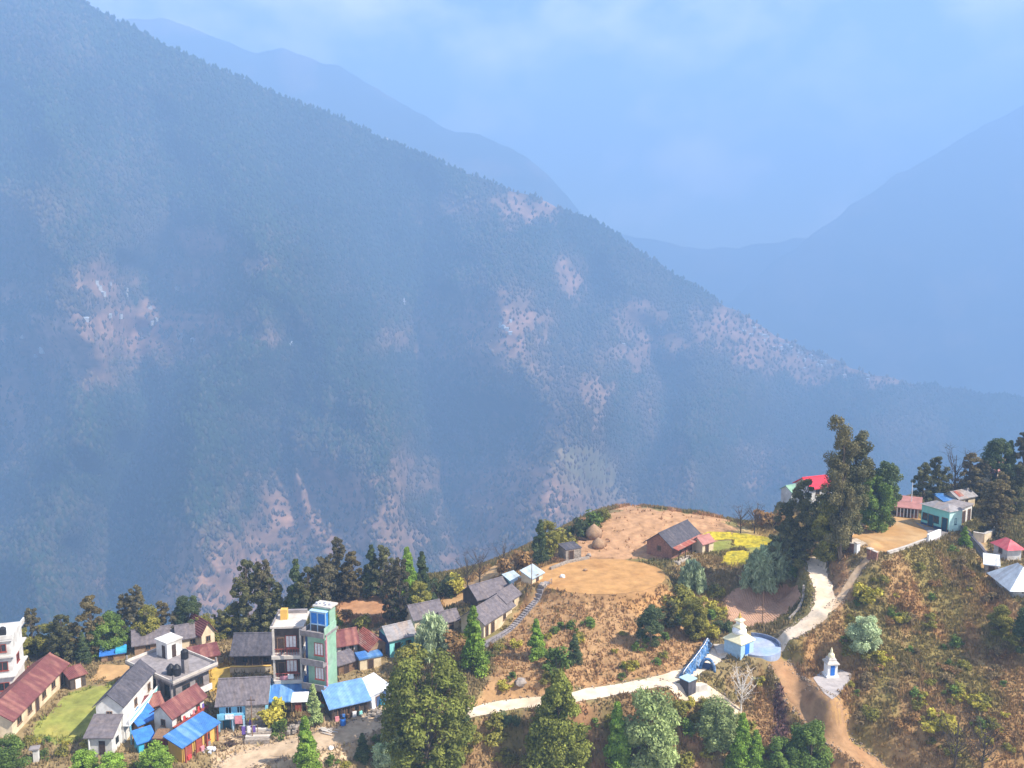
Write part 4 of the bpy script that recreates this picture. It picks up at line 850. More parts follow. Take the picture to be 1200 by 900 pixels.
spots = [(113,332),(118,338),(122,346),(130,333),(146,340),(149,345),(175,362),(182,375),(178,380),(209,393),(210,398),(50,410),(42,418),(100,375),(128,372),(140,372),(227,400),(25,395),(205,338)]
for i, (u, v) in enumerate(spots): far_house(u, v, rnd.uniform(.7, 1.15), 'tiny white house of the hazy hamlet on the far mountain to the west', 'houses of the western hamlet on the far mountain', i)
for i in range(46):
    t = rnd.random(); u = 868 + 105 * t ** .9 + rnd.gauss(0, 6); v = 384 + 44 * t + rnd.gauss(0, 6); far_house(u, max(v, np.interp(u, cr_u, cr_v) + 8), rnd.uniform(.7, 1.2), 'tiny pale house of the dense village along the shoulder of the far ridge', 'houses of the village on the far ridge shoulder', i)
for i in range(12): far_house(985 + i * 8 + rnd.gauss(0, 3), 436 + i * 1.3 + rnd.gauss(0, 3) + 6, rnd.uniform(.6, 1.0), 'tiny pale house strung along the low end of the far ridge', 'houses along the low end of the far ridge', i)
for i, (u, v) in enumerate([(588,380),(592,383),(596,386),(585,384),(598,392),(600,376)]): far_house(u, v, rnd.uniform(.6, .9), 'tiny house on the brown clearing in the middle of the far forest', 'houses on the middle clearing', i)
for i, (u, v) in enumerate([(729,402),(731,404),(640,402),(473,352),(340,403),(473,355),(452,153)]): far_house(u, v, rnd.uniform(.6, .9), 'single tiny white house scattered in the far mountain forest', 'scattered houses in the far forest', i)

# ------------------------------------------------------------------ haze: the air between the hill and the mountains
hz = MB().box(-8600, -150, -872, 8600, 8400, 1580).build('haze', M['glass']); hz.data.materials.clear()
hm = bpy.data.materials.new('haze_air'); hm.use_nodes = True; t_ = hm.node_tree; t_.nodes.clear()
ho = t_.nodes.new('ShaderNodeOutputMaterial'); pv = t_.nodes.new('ShaderNodeVolumePrincipled'); pv.inputs['Density'].default_value = HAZE_DENSITY; pv.inputs['Color'].default_value = HAZE_COLOR; pv.inputs['Anisotropy'].default_value = 0.0
t_.links.new(pv.outputs[0], ho.inputs['Volume']); hz.data.materials.append(hm); tag(hz, 'pale blue haze filling the valley between hill and mountains', 'haze', kind='stuff')

# ------------------------------------------------------------------ build the houses
for q in HS: build_house(q)

# ------------------------------------------------------------------ trees
def leaf_cloud(clumps, per, size, seed, base, spread=.35, up=.3, hang=0):
    """clumps: (x, y, z, r); leaf-sized quads spread through each clump"""
    r = np.random.RandomState(seed); C_ = np.array(clumps); k = len(C_); n = k * per
    c = np.repeat(C_, per, 0); d = r.normal(size=(n, 3)); d /= np.linalg.norm(d, axis=1)[:, None] + 1e-9
    p = c[:, :3] + d * (c[:, 3] * (.25 + .85 * r.rand(n) ** .5))[:, None] * np.array((1, 1, .85))
    nn = d + r.normal(size=(n, 3)) * .7 + np.array((0, 0, up)); nn /= np.linalg.norm(nn, axis=1)[:, None] + 1e-9
    a = np.cross(nn, r.normal(size=(n, 3))); a /= np.linalg.norm(a, axis=1)[:, None] + 1e-9
    if hang: a = a * (1 - hang) + np.array((0, 0, -1)) * hang; a /= np.linalg.norm(a, axis=1)[:, None] + 1e-9
    b = np.cross(nn, a); s = size * (.6 + .8 * r.rand(n))[:, None]; w = s * (.45 + .3 * r.rand(n))[:, None]
    if hang: s = s * 1.6; w = w * .7
    Vq = np.stack([p - a * s - b * w * .3, p - a * s * .1 + b * w, p + a * s + b * w * .2, p + a * s * .05 - b * w], 1)
    cl = np.repeat(.72 + .56 * r.rand(k), per)[:, None] * (.75 + .5 * r.rand(n))[:, None]
    hue = np.repeat(r.rand(k), per)[:, None]
    cc = np.array(base[0]) * (1 - hue) + np.array(base[1]) * hue; cc = cc * cl
    return Vq.reshape(-1, 3), np.arange(n * 4).reshape(-1, 4), np.repeat(cc, 4, 0)
def crown_shape(kind, h, w, seed):
    """clump list and branch list for a tree of height h and crown radius w"""
    r = random.Random(seed); cl = []; br = []
    if kind == 'broad':
        for i in range(46 if h < 12 else 150):
            t = r.random(); z = h * (.06 + .90 * t); rr = w * (math.sin(math.pi * min(1, (.16 + .84 * t) * .92)) ** .7) * (.45 + .55 * r.random() ** .5); a = r.uniform(0, 6.28)
            x, y = rr * math.cos(a) * .85, rr * math.sin(a) * .85; cl.append((x, y, z, w * (r.uniform(.20, .40) if h < 12 else r.uniform(.11, .22))))
            if i % 3 == 0: br.append([(0, 0, z * .55), (x * .5, y * .5, z * .82), (x, y, z)])
    elif kind == 'cone':
        n = 60 if h < 12 else 150
        for i in range(n):
            t = (i + r.random()) / n; z = h * (.04 + .96 * t); rr = w * (1 - t) ** .75 * (.35 + .65 * r.random() ** .5); a = r.uniform(0, 6.28)
            cl.append((rr * math.cos(a) * .8, rr * math.sin(a) * .8, z, w * ((.14 + .3 * (1 - t)) if h < 12 else (.08 + .13 * (1 - t))) * r.uniform(.8, 1.2)))
            if i % 4 == 0: br.append([(0, 0, z - .05 * h), (rr * math.cos(a), rr * math.sin(a), z)])
    elif kind == 'alder':
        for i in range(74):
            t = r.random(); z = h * (.08 + .90 * t); rr = w * (.30 + .70 * math.sin(math.pi * (.22 + .72 * t))) * r.uniform(.2, 1); a = r.uniform(0, 6.28)
            x, y = rr * math.cos(a), rr * math.sin(a); cl.append((x, y, z, w * r.uniform(.13, .27)))
            if i % 2 == 0: br.append([(0, 0, z - .12 * h), (x * .55, y * .55, z - .03 * h), (x, y, z + .04 * h)])
    elif kind == 'euc':
        for i in range(19):
            t = .12 + .86 * (i + r.random()) / 19; z = h * t; rr = w * r.uniform(.2, .95) * (1.15 - .65 * t); a = r.uniform(0, 6.28); x, y = rr * math.cos(a), rr * math.sin(a)
            br.append([(0, 0, z - .2 * h), (x * .5, y * .5, z - .08 * h), (x, y, z)])
            for k in range(5): cl.append((x + r.gauss(0, w * .2), y + r.gauss(0, w * .2), z + r.gauss(0, h * .03), w * r.uniform(.18, .32)))
    elif kind == 'bamboo':
        for i in range(26):
            a = r.uniform(0, 6.28); q = w * r.random() ** .5 * .9; x, y = q * math.cos(a), q * math.sin(a); hh = h * (1 - .45 * (q / w) ** 2) * r.uniform(.75, 1)
            br.append([(x * .35, y * .35, 0), (x * .6, y * .6, hh * .6), (x * 1.1, y * 1.1, hh)])
            for k in range(5): cl.append((x * (.8 + .1 * k), y * (.8 + .1 * k), hh * (.95 - .21 * k), w * r.uniform(.2, .3)))
    elif kind == 'shrub':
        for i in range(12):
            a = r.uniform(0, 6.28); q = w * r.random() ** .5 * .75; cl.append((q * math.cos(a), q * math.sin(a), h * r.uniform(.2, .85) * (1 - .4 * q / w), w * r.uniform(.25, .42)))
            if i % 3 == 0: br.append([(0, 0, 0), (q * math.cos(a) * .5, q * math.sin(a) * .5, h * .4), (q * math.cos(a), q * math.sin(a), h * .75)])
    elif kind == 'bare':
        for i in range(22):
            a = r.uniform(0, 6.28); z = h * r.uniform(.3, .95); q = w * r.uniform(.3, 1); x, y = q * math.cos(a), q * math.sin(a)
            br.append([(0, 0, z * .65), (x * .5, y * .5, z * .85), (x, y, z + h * .06)]); br.append([(x * .5, y * .5, z * .85), (x * .9 + .2 * w * r.uniform(-1, 1), y * .9 + .2 * w * r.uniform(-1, 1), z + h * .1)])
    return cl, br
PROTO = {}
def proto(key, kind, h, w, base, per, size, seed, bark='bark', hang=0):
    cl, br = crown_shape(kind, h, w, seed)
    m = MB(); lean = Vector((0.02 * h, 0.01 * h, 0))
    if kind not in ('bamboo', 'shrub'):
        tp = .93 if kind != 'broad' else .7
        m.tube([(0, 0, -.8), (lean.x * .3, 0, h * .25), (lean.x, lean.y, h * .55), (lean.x * .8, lean.y, h * tp)], h * (.017 if kind != 'bare' else .02) + .05, 7, h * .003 + .015)
    for b in br: m.tube(b, h * .005 + .02 if kind != 'bamboo' else .05, 4, .012)
    if not m.v: m.tube([(0, 0, -.3), (0, 0, h * .5)], .05, 5, .02)
    if kind == 'bare':
        r = random.Random(seed)
        for b in br:
            p = Vector(b[-1])
            for k in range(4): m.tube([p, p + Vector((r.gauss(0, .1), r.gauss(0, .1), r.uniform(.03, .12))) * h], .018, 3, .006)
    tr = m.mesh('trunk', M[bark])
    cr_me = None
    if cl:
        V_, T_, C_ = leaf_cloud(cl, per, size, seed, base, hang=hang); cr_me = np_mesh('crown', V_, T_, M['leaf'], C_)
    elif kind == 'bare':
        pass
    PROTO[key] = (tr, cr_me, h, w, kind)
OL = ((0.211, 0.203, 0.040), (0.301, 0.268, 0.054)); GR = ((0.111, 0.175, 0.036), (0.171, 0.247, 0.047)); BG = ((0.171, 0.289, 0.036), (0.272, 0.393, 0.058)); DK = ((0.080, 0.118, 0.048), (0.122, 0.150, 0.058))
BR = ((0.151, 0.120, 0.054), (0.211, 0.165, 0.065)); PG = ((0.282, 0.351, 0.128), (0.383, 0.454, 0.182)); GG = ((0.33, 0.40, 0.21), (0.48, 0.56, 0.32)); YO = ((0.343, 0.309, 0.045), (0.483, 0.413, 0.064))
proto('big_olive', 'broad', 17, 6.6, ((0.165, 0.195, 0.038), (0.25, 0.265, 0.055)), 190, .21, 21); proto('big_cone', 'cone', 15, 7.2, ((0.192, 0.216, 0.040), (0.282, 0.299, 0.058)), 190, .20, 22)
proto('broad_green', 'broad', 9, 3.0, GR, 289, 0.165, 23); proto('broad_green2', 'broad', 9, 2.6, OL, 289, 0.165, 33); proto('bright', 'cone', 8, 1.9, BG, 221, 0.150, 24); proto('bright_broad', 'broad', 6, 2.3, BG, 221, 0.143, 34)
proto('dark_conifer', 'cone', 10, 2.1, DK, 204, 0.165, 25); proto('dark_broad', 'broad', 10, 2.8, DK, 272, 0.165, 35)
proto('alder', 'alder', 11, 2.3, BR, 153, 0.158, 26); proto('alder2', 'alder', 11, 2.6, ((0.121, 0.124, 0.051), (0.171, 0.161, 0.062)), 161, 0.158, 27); proto('alder3', 'alder', 11, 1.9, ((0.101, 0.092, 0.054), (0.161, 0.134, 0.065)), 119, 0.150, 37)
proto('euc', 'euc', 21, 4.0, ((0.135, 0.125, 0.055), (0.185, 0.155, 0.068)), 255, 0.150, 28); proto('euc2', 'euc', 15, 3.2, ((0.125, 0.130, 0.055), (0.155, 0.145, 0.066)), 238, 0.150, 38)
proto('bamboo', 'bamboo', 8, 3.0, GG, 46, .34, 29, 'wood', .55); proto('pale', 'broad', 9, 3.3, PG, 289, 0.173, 30); proto('pine_pale', 'broad', 7, 2.6, GG, 221, 0.150, 36)
proto('slim', 'cone', 8, 1.5, PG, 170, 0.143, 39); proto('shrub_green', 'shrub', 2.2, 1.4, GR, 60, .15, 40); proto('shrub_olive', 'shrub', 2.0, 1.4, OL, 60, .15, 41); proto('shrub_yellow', 'shrub', 1.9, 1.3, YO, 60, .14, 42); proto('shrub_brown', 'shrub', 1.9, 1.4, ((0.301, 0.175, 0.073), (0.403, 0.237, 0.091)), 60, .14, 43); proto('shrub_grey', 'shrub', 2.0, 1.4, ((0.207, 0.156, 0.072), (0.293, 0.206, 0.094)), 50, .14, 44); proto('shrub_dark', 'shrub', 2.4, 1.3, DK, 60, .15, 45)
proto('bare', 'bare', 7, 2.4, None, 0, 0, 46, 'bark'); proto('bare_pale', 'bare', 6, 2.0, None, 0, 0, 47, 'bark_pale')
def tree(key, u, v, top, label, cat='tree', group=None, name=None, wide=1.0):
    """stands on the ground seen at (u, v); top = image row its tip reaches"""
    tr, crw, h, w, kind = PROTO[key]; p = hit(u, v)
    f = p.y * cp - p.z * sp_; hm_ = (v - top) * f / F / .93; s = max(hm_, .5) / h
    o = empty(name or {'bare': 'bare_tree', 'bamboo': 'bamboo_clump', 'shrub': 'shrub', 'cone': 'conifer_tree'}.get(kind, 'leafy_tree'), label, cat, (p.x, p.y, p.z - .05), rnd.uniform(0, 6.28), group)
    ws = s ** .6 if kind not in ('shrub', 'bamboo') else s
    ws *= wide; o.scale = (ws, ws, s)
    link_mesh('trunk', tr, o)
    if crw: link_mesh('twigs' if kind == 'bare' else 'crown', crw, o)
    return o
gW = 'trees along the forest edge behind the western village'; gC = 'trees on the crest behind the green tower'
TR = [('alder3',40,768,713,'slim dark tree first beyond the long maroon roof'),('alder2',75,776,722,'brownish olive tree behind the far end of the long maroon roof'),('dark_conifer',98,776,742,'short blackish conifer below the brown alder near the small shed'),
 ('alder',108,770,700,'tall brown alder behind the small dark shed'),('broad_green',135,764,718,'green rounded tree behind the bright blue tarp hut'),('alder3',150,760,697,'dark slender tree left of the tallest tree above the tank roof'),('alder3',162,758,688,'tallest dark tree rising above the flat roof with tanks'),
 ('broad_green2',174,757,712,'yellowish tree behind the long low slate building'),('alder',192,752,706,'brown tree behind the white stair room'),('dark_broad',222,750,699,'dark green tree behind the narrow maroon gable'),('broad_green2',60,772,732,'olive tree between brown alders beyond the maroon roof'),
 ('alder',88,772,730,'brown bushy tree behind the maroon roof ridge'),('broad_green',120,768,727,'green low tree just behind the blue tarp hut edge'),('alder3',207,753,716,'thin brown tree between stair room and dark green tree'),('broad_green2',25,775,738,'yellow green low tree beside the white three storey house'),
 ('alder2',258,748,716,'small olive tree behind the barn yard'),('alder2',292,745,660,'tall bushy olive alder behind the black barn'),('alder3',310,742,658,'tall dark alder just behind the ridge of the black barn'),('broad_green2',272,746,712,'low yellow green tree behind the black barn roof'),
 ('dark_conifer',349,742,660,'dark conifer behind the grey unfinished house'),('alder2',364,742,668,'brown olive tree between grey house and green tower'),('alder3',380,740,655,'dark bare looking tree above the blue glass room'),('alder3',396,704,632,'tallest dark tree directly above the green tower'),('alder',383,706,655,'brown tree against the tallest dark tree of the tower'),
 ('alder',413,703,648,'purplish brown tree behind the brown plot'),('dark_conifer',436,699,642,'dark conifer at the back of the brown plot'),('alder2',447,700,642,'brown olive tree beside the dark conifer of the brown plot'),('alder3',457,728,660,'sparse brown tree with visible trunk above the turquoise house'),
 ('bright',478,724,646,'tall bright green tree above the grey roof of the turquoise house'),('dark_conifer',495,708,650,'thin dark conifer right of the tall bright green tree'),('broad_green2',492,722,684,'olive tree below the thin dark conifer'),('shrub_olive',425,734,716,'olive bush at the near edge of the brown plot'),
 ('shrub_dark',515,704,668,'dark bush on the crest past the thin conifer'),('shrub_yellow',530,696,668,'yellow green bush on the crest over the golden field'),('bare',548,692,655,'leafless purple brown tree at the top of the golden field'),('bare',562,686,648,'leafless tree on the crest near the golden field path'),('bare',590,676,640,'leafless tree on the crest above the slate houses'),('shrub_brown',603,672,642,'brown bush on the crest above the white tin roof'),
 ('dark_conifer',633,660,612,'small dark conifer on the crest left of the stone hut'),('broad_green2',642,654,613,'olive bush tree on the crest beside the small dark conifer'),('shrub_olive',655,640,612,'olive bush on the crest above the stone hut'),('shrub_dark',676,628,600,'dark bush on the crest above the haystacks'),('shrub_green',692,618,595,'green bush on the crest left of the brown hill'),('shrub_olive',705,610,594,'olive bush at the left shoulder of the brown hill'),
 ('bare',868,625,596,'leafless bush tree behind the mustard fields'),('bare',884,625,594,'leafless tree at the crest end behind the mustard fields'),('shrub_brown',905,618,590,'brown bush behind the golden strip by the tall grove'),
 ('euc',984,655,504,'tallest eucalyptus of the grove beside the school road',.8),('euc2',996,640,520,'second tall eucalyptus in the grove, nearer the school yard'),('dark_broad',1034,618,544,'dark green leafy tree by the salmon roofed wing'),('broad_green',1022,622,560,'dark tree between eucalyptus and the leafy one at the yard'),
 ('alder2',942,655,566,'olive tree in front of the bright red roof',1.0),('alder2',924,668,592,'bushy olive tree at the left foot of the grove'),('broad_green2',970,662,592,'yellow olive tree at the roadside in the grove'),('euc2',984,648,545,'brown olive eucalyptus filling the middle of the grove'),('alder2',914,680,620,'low olive tree between bamboo and grove'),
 ('bamboo',891,687,638,'grey green bamboo clump above the ploughed field'),('bamboo',910,674,628,'second bamboo clump behind, closer to the grove'),
 ('alder2',1080,594,545,'olive tree behind the salmon roofed wing'),('alder2',1097,592,538,'rounded tree behind the turquoise school roof'),('bare',1118,590,532,'tall leafless tree behind the blue roofs'),('alder',1134,590,534,'brown tree behind the roof with a rusty patch'),('alder3',1148,586,540,'thin brown tree right of the roof with a rusty patch'),
 ('dark_broad',1166,572,516,'dark tree beside the brown hilltop house'),('dark_conifer',1181,570,520,'dark conifer behind the brown hilltop house'),('alder3',1197,568,508,'tall dark tree at the frame edge on the hilltop'),
 ('alder',1157,628,568,'brown tree right of the white doorway block'),('alder',1166,632,566,'brown olive tree above the pink roof'),('alder2',1190,600,548,'bushy tree below the brown hilltop house'),('alder',1172,606,556,'brown tree below the hilltop house, near the frame edge'),
 ('bright',555,788,714,'bright green conical tree beside the front cream house'),('bamboo',507,765,716,'grey green bamboo clump in front of the slate roof with pale ridge'),('shrub_brown',536,772,736,'brown shrub between bamboo clump and bright conical tree'),('shrub_olive',485,778,745,'olive bush under the bamboo clump'),
 ('bright',628,770,727,'thin green young tree on the terrace slope'),('dark_conifer',673,778,744,'small dark tree on the terrace slope'),('shrub_green',655,788,756,'green bush low on the terrace slope'),('dark_broad',762,758,711,'dark green tree on the terrace slope with a dark shade'),('shrub_olive',794,712,684,'dark conifer below the lone farmhouse'),
 ('bamboo',811,690,654,'grey green feathery tree in front of the lone farmhouse'),('broad_green2',812,748,704,'olive tree at the gully above the blue shrine ground'),('alder2',784,735,706,'brown olive tree on the terrace rim'),('shrub_olive',838,700,682,'olive bush tree by the ploughed field corner'),
 ('big_olive',502,912,768,'huge olive green tree in the middle front beside the lane'),('big_cone',654,915,790,'huge conical olive green tree below the road',.88),('pale',762,910,814,'pale green tree below the road by the shrine junction'),('bright',722,910,826,'bright green narrow tree between the conical and pale trees'),('pale',840,878,823,'pale green small tree under the side path'),
 ('pine_pale',455,905,862,'grey green bush at the left foot of the huge olive tree'),('dark_conifer',425,892,860,'small dark conifer at the lane edge'),('bright',359,912,842,'bright green narrow conifer at the bottom of the lane'),('slim',368,852,803,'pale green slim tree in front of the green tower'),('bright_broad',182,915,874,'bright green bush in front of the tarp huts'),('broad_green',12,912,866,'green bush at the bottom corner below the long maroon roof'),
 ('bright_broad',100,915,882,'yellow green bush below the slate house'),('bright_broad',132,918,885,'small green bush beside the yellow green bush'),('shrub_dark',597,852,826,'small dark bush on the lower edge of the road'),('bright',868,912,838,'bright green shrub tree below the shrine'),('bright',884,915,858,'second bright shrub tree below the shrine'),('broad_green',948,905,846,'green tree beside the landslide track'),('broad_green',915,915,868,'low green tree at the foot of the dark gully'),
 ('shrub_green',330,862,842,'potted looking green bush on the house steps'),('shrub_yellow',318,850,815,'yellow flowering bush beside the blue tin shack'),('bright',1130,640,618,'green bush by the concrete wall'),('pine_pale',1012,766,722,'blue green bush above the small white shrine'),('shrub_yellow',1018,706,680,'yellow bush under the school gate'),('shrub_yellow',1098,858,828,'yellow green bush low on the school slope'),
 ('bare',1118,905,842,'grey leafless thicket tree at the bottom of the school slope'),('bare',1150,908,850,'second grey leafless tree in the bottom thicket'),('dark_broad',1205,770,715,'dark green tree at the frame edge below the white tin roof'),('broad_green2',1172,745,712,'olive tree below the broad white roof'),
 ('alder2',330,742,690,'olive tree left of the dark conifer behind the grey house'),('broad_green2',240,752,722,'yellow olive bush behind the maroon gable'),('alder2',318,744,680,'brown green tree close behind the barn ridge'),('alder3',470,728,655,'dark thin tree left of the tall bright green tree'),('alder',405,702,662,'short brown tree right of the tower trees')]
for k, u, v, top, lab, *wd in TR:
    kind = PROTO[k][4]; tree(k, u, v, top, lab, wide=wd[0] if wd else 1.0, cat={'shrub': 'bush', 'bamboo': 'bamboo'}.get(kind, 'tree'))
# white leafless tree in front of the stupa
tree('bare_pale', 868, 834, 790, 'white leafless sapling in front of the blue round platform', 'tree')

# scattered shrubs: copies by slope
def scatter(poly, n, keys, hts, label, group, seed):
    r = random.Random(seed); xs_ = [p[0] for p in poly]; ys_ = [p[1] for p in poly]; k = 0; tries = 0
    while k < n and tries < n * 30:
        tries += 1; u, v = r.uniform(min(xs_), max(xs_)), r.uniform(min(ys_), max(ys_))
        if not in_poly(np.array([u]), np.array([v]), poly)[0]: continue
        p = hit(u, v); i = int((p.x - GX[0]) / .5); j = int((p.y - GY[0]) / .5)
        if NOGRASS[min(max(i, 0), H.shape[0] - 1), min(max(j, 0), H.shape[1] - 1)]: continue
        key = r.choice(keys); tr, crw, h, w, kind = PROTO[key]; s = r.uniform(*hts) / h
        o = empty('shrub', label, 'bush', (p.x, p.y, p.z - .05), r.uniform(0, 6.28), group); o.scale = (s * r.uniform(.9, 1.25), s * r.uniform(.9, 1.25), s)
        link_mesh('trunk', tr, o); link_mesh('crown', crw, o); k += 1
SH = ['shrub_green', 'shrub_olive', 'shrub_olive', 'shrub_yellow', 'shrub_green']
scatter([(1030,655),(1100,635),(1150,665),(1170,715),(1200,760),(1200,895),(1060,895),(1000,850),(985,760),(990,720)], 105, ['shrub_olive', 'shrub_olive', 'shrub_yellow', 'shrub_brown', 'shrub_grey', 'shrub_green'], (.8, 2.0), 'wild shrub in the dry grass of the slope below the school', 'shrubs on the slope below the school', 3)
scatter([(560,828),(600,750),(650,730),(760,740),(840,745),(780,788),(650,815)], 26, SH, (.8, 2.0), 'wild shrub in the brown grass between round terrace and road', 'shrubs on the terrace slope', 4)
scatter([(540,850),(800,815),(900,800),(920,895),(540,895)], 42, SH + ['shrub_dark'], (1.0, 2.8), 'wild shrub on the bank below the dirt road', 'shrubs below the dirt road', 5)
scatter([(780,690),(840,690),(850,745),(800,760),(760,745)], 20, ['shrub_green', 'shrub_olive', 'shrub_dark', 'shrub_yellow'], (1.2, 3.2), 'wild shrub in the gully between round terrace and ploughed field', 'shrubs in the gully', 6)
scatter([(0,870),(100,868),(240,893),(240,900),(0,900)], 16, ['shrub_green', 'shrub_olive', 'shrub_yellow'], (.8, 1.9), 'low garden shrub at the bottom edge below the western houses', 'shrubs below the western houses', 7)
scatter([(380,885),(460,850),(500,870),(480,900),(380,900)], 16, SH, (.8, 1.8), 'low shrub on the bank beside the village lane', 'shrubs beside the village lane', 8)
scatter([(480,760),(560,740),(600,745),(560,800),(500,800)], 16, ['shrub_olive', 'shrub_brown', 'shrub_green'], (1.0, 2.4), 'shrub on the bank below the slate houses', 'shrubs below the slate houses', 9)
scatter([(20,768),(140,758),(260,745),(420,715),(400,735),(250,752),(120,772)], 22, ['shrub_olive', 'shrub_brown', 'shrub_green', 'shrub_dark'], (1.5, 3.2), 'undergrowth bush at the foot of the forest edge trees', 'bushes at the forest edge', 10)
scatter([(910,690),(930,640),(1000,612),(985,650),(950,690)], 16, ['shrub_olive', 'shrub_brown', 'shrub_green'], (1.2, 2.6), 'undergrowth bush beneath the tall grove by the road', 'bushes under the grove', 12)

# dry grass: tufts, one mass
r = np.random.RandomState(8); n = 420000
x = r.uniform(-90, 110, n); y = r.uniform(98, 190, n)
i = ((x - GX[0]) / .5).astype(int); j = ((y - GY[0]) / .5).astype(int); ok = ~NOGRASS[i, j]
z = hgt(x, y); uu, vv = to_uv(x, y, z); ok &= (uu > -20) & (uu < 1220) & (vv < 915)
vil = in_poly(uu, vv, [(-30,770),(470,735),(475,800),(465,860),(440,905),(-30,905)]); ok &= ~(vil & (r.rand(n) < .55))
hillt = in_poly(uu, vv, [(645,655),(690,604),(740,592),(850,608),(890,625),(830,640),(770,655),(720,662)]); ok &= ~(hillt & (r.rand(n) < .985)); ters = in_poly(uu, vv, [(560,825),(615,700),(640,694),(785,690),(830,740),(850,770),(800,790),(650,815)]); ok &= ~(ters & (r.rand(n) < .68)); ok &= r.rand(n) < .1 + .9 * fbm(x * .25, y * .25, 3)
x, y, z, i, j = x[ok][:120000], y[ok][:120000], z[ok][:120000], i[ok][:120000], j[ok][:120000]; n = len(x)
gh = .22 + .6 * r.rand(n) ** 2 * (0.4 + 1.2 * fbm(x * .12, y * .12, 3)); Vg = np.zeros((n, 3, 3, 3), np.float32)
for b in range(3):
    a = r.rand(n) * 6.28; q = .10 + .12 * r.rand(n); lx, ly = r.normal(size=n) * .22 * gh, r.normal(size=n) * .22 * gh; ox, oy = r.normal(size=n) * .18, r.normal(size=n) * .18
    for k, (sg, up_) in enumerate(((-1, 0), (1, 0), (0, 1))):
        Vg[:, b, k, 0] = x + ox + sg * q * np.cos(a) + up_ * lx; Vg[:, b, k, 1] = y + oy + sg * q * np.sin(a) + up_ * ly; Vg[:, b, k, 2] = z - .05 + up_ * gh
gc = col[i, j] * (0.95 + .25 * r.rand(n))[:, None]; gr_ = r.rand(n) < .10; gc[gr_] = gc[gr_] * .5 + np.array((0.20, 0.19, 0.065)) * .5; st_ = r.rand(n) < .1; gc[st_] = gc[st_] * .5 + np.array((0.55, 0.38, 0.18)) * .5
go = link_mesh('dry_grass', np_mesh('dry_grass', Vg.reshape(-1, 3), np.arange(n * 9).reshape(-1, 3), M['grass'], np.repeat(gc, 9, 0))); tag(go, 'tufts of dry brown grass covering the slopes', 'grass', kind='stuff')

# loose stones along the road, lane and landslide
r = np.random.RandomState(21); P3 = []
for line, hw_, cnt in ((ROAD, 2.0, 1300), (LANE, 2.6, 700), (SLIDE, 2.3, 900), (TRACK, 1.0, 250), (LINK, 1.2, 250)):
    for _ in range(cnt):
        t = r.rand() * (len(line) - 1.01); k = int(t); q = line[k].lerp(line[k + 1], t - k); d = line[k + 1] - line[k]; d.z = 0; d.normalize(); o_ = (1 if r.rand() < .5 else -1) * hw_ * (1 - abs(r.normal()) * .22)
        P3.append((q.x - d.y * o_, q.y + d.x * o_))
P3 = np.array(P3); n = len(P3); sz = .05 + .16 * r.rand(n) ** 3; zz = hgt(P3[:, 0], P3[:, 1]) + .08
octa = np.array([(1, 0, 0), (-1, 0, 0), (0, 1, 0), (0, -1, 0), (0, 0, .7), (0, 0, -.7)], float)
Vo = np.concatenate([P3, zz[:, None]], 1)[:, None, :] + octa[None] * sz[:, None, None] * (.7 + .6 * r.rand(n, 6, 1)); base = (np.arange(n) * 6)[:, None]
T = np.concatenate([base + np.array(f) for f in ((0, 2, 4), (2, 1, 4), (1, 3, 4), (3, 0, 4), (2, 0, 5), (1, 2, 5), (3, 1, 5), (0, 3, 5))], 0)
tag(link_mesh('gravel', np_mesh('gravel', Vo.reshape(-1, 3), T, M['grass'], np.repeat(np.array((.42, .33, .25)) * (.5 + .8 * r.rand(n))[:, None], 6, 0))), 'loose stones along the edges of the road and lane', 'gravel', kind='stuff')

# ------------------------------------------------------------------ stupa, shrine, walls and small things
def obj_at(name, label, cat, u, v, rz=0, group=None, z=None):
    p = hit(u, v); return empty(name, label, cat, (p.x, p.y, p.z if z is None else z), rz, group)
# stupa on its platform
sx, sy, _ = [float(c) for c in at_z(868, 768, STUPA_Z)]
pl = empty('round_platform', 'round blue grey stone platform under the white stupa beside the road', 'platform', (*[float(c) for c in at_z(887, 759, STUPA_Z)][:2], STUPA_Z - .3))
part(pl, 'floor', MB().lathe([(3.6, -1.5), (3.6, .62), (3.4, .66)], 36), 'concrete_blue')
m = MB()
for k in range(36):
    a0, a1 = 2*math.pi*k/36, 2*math.pi*(k+1)/36
    if 1.5 < a0 < 6.0: continue
    m.add([(rr*math.cos(a), rr*math.sin(a), zz) for zz in (.66, 1.25) for rr in (3.32, 3.55) for a in (a0, a1)], [(0,1,3,2),(4,6,7,5),(0,4,5,1),(2,3,7,6),(0,2,6,4),(1,5,7,3)])
part(pl, 'kerb_wall', m, 'kerb_grey')
part(pl, 'apron', MB().box(-6.6, -2.2, -1.0, -3.0, 1.0, .45), 'concrete_pale')
st = empty('stupa', 'white stupa with tiered top and ivory roof on the blue round platform', 'stupa', (sx - .1, sy + .9, STUPA_Z + .3), R(38)); st.scale = (.82,) * 3
part(st, 'base', MB().box(-1.9, -1.9, -.6, 1.9, 1.9, 2.4), 'paint_lightblue')
part(st, 'base_panel', MB().box(-.6, -1.96, .1, .6, -1.905, 2.0), 'paint_blue'); part(st, 'base_panel', MB().box(1.905, -.6, .1, 1.96, .6, 2.0), 'paint_blue')
part(st, 'skirt_roof', MB().lathe([(3.05, 2.35), (3.05, 2.5), (1.5, 3.5), (1.35, 3.55)], 4, sq=True), 'paint_ivory')
part(st, 'dome', MB().lathe([(1.15, 3.5), (1.35, 3.8), (1.3, 4.3), (.95, 4.75), (.5, 4.95)], 20), 'paint_white', smooth=True)
part(st, 'tier', MB().lathe([(1.3, 4.75), (1.3, 4.95), (.75, 5.35), (.7, 5.4)], 4, sq=True), 'paint_ivory')
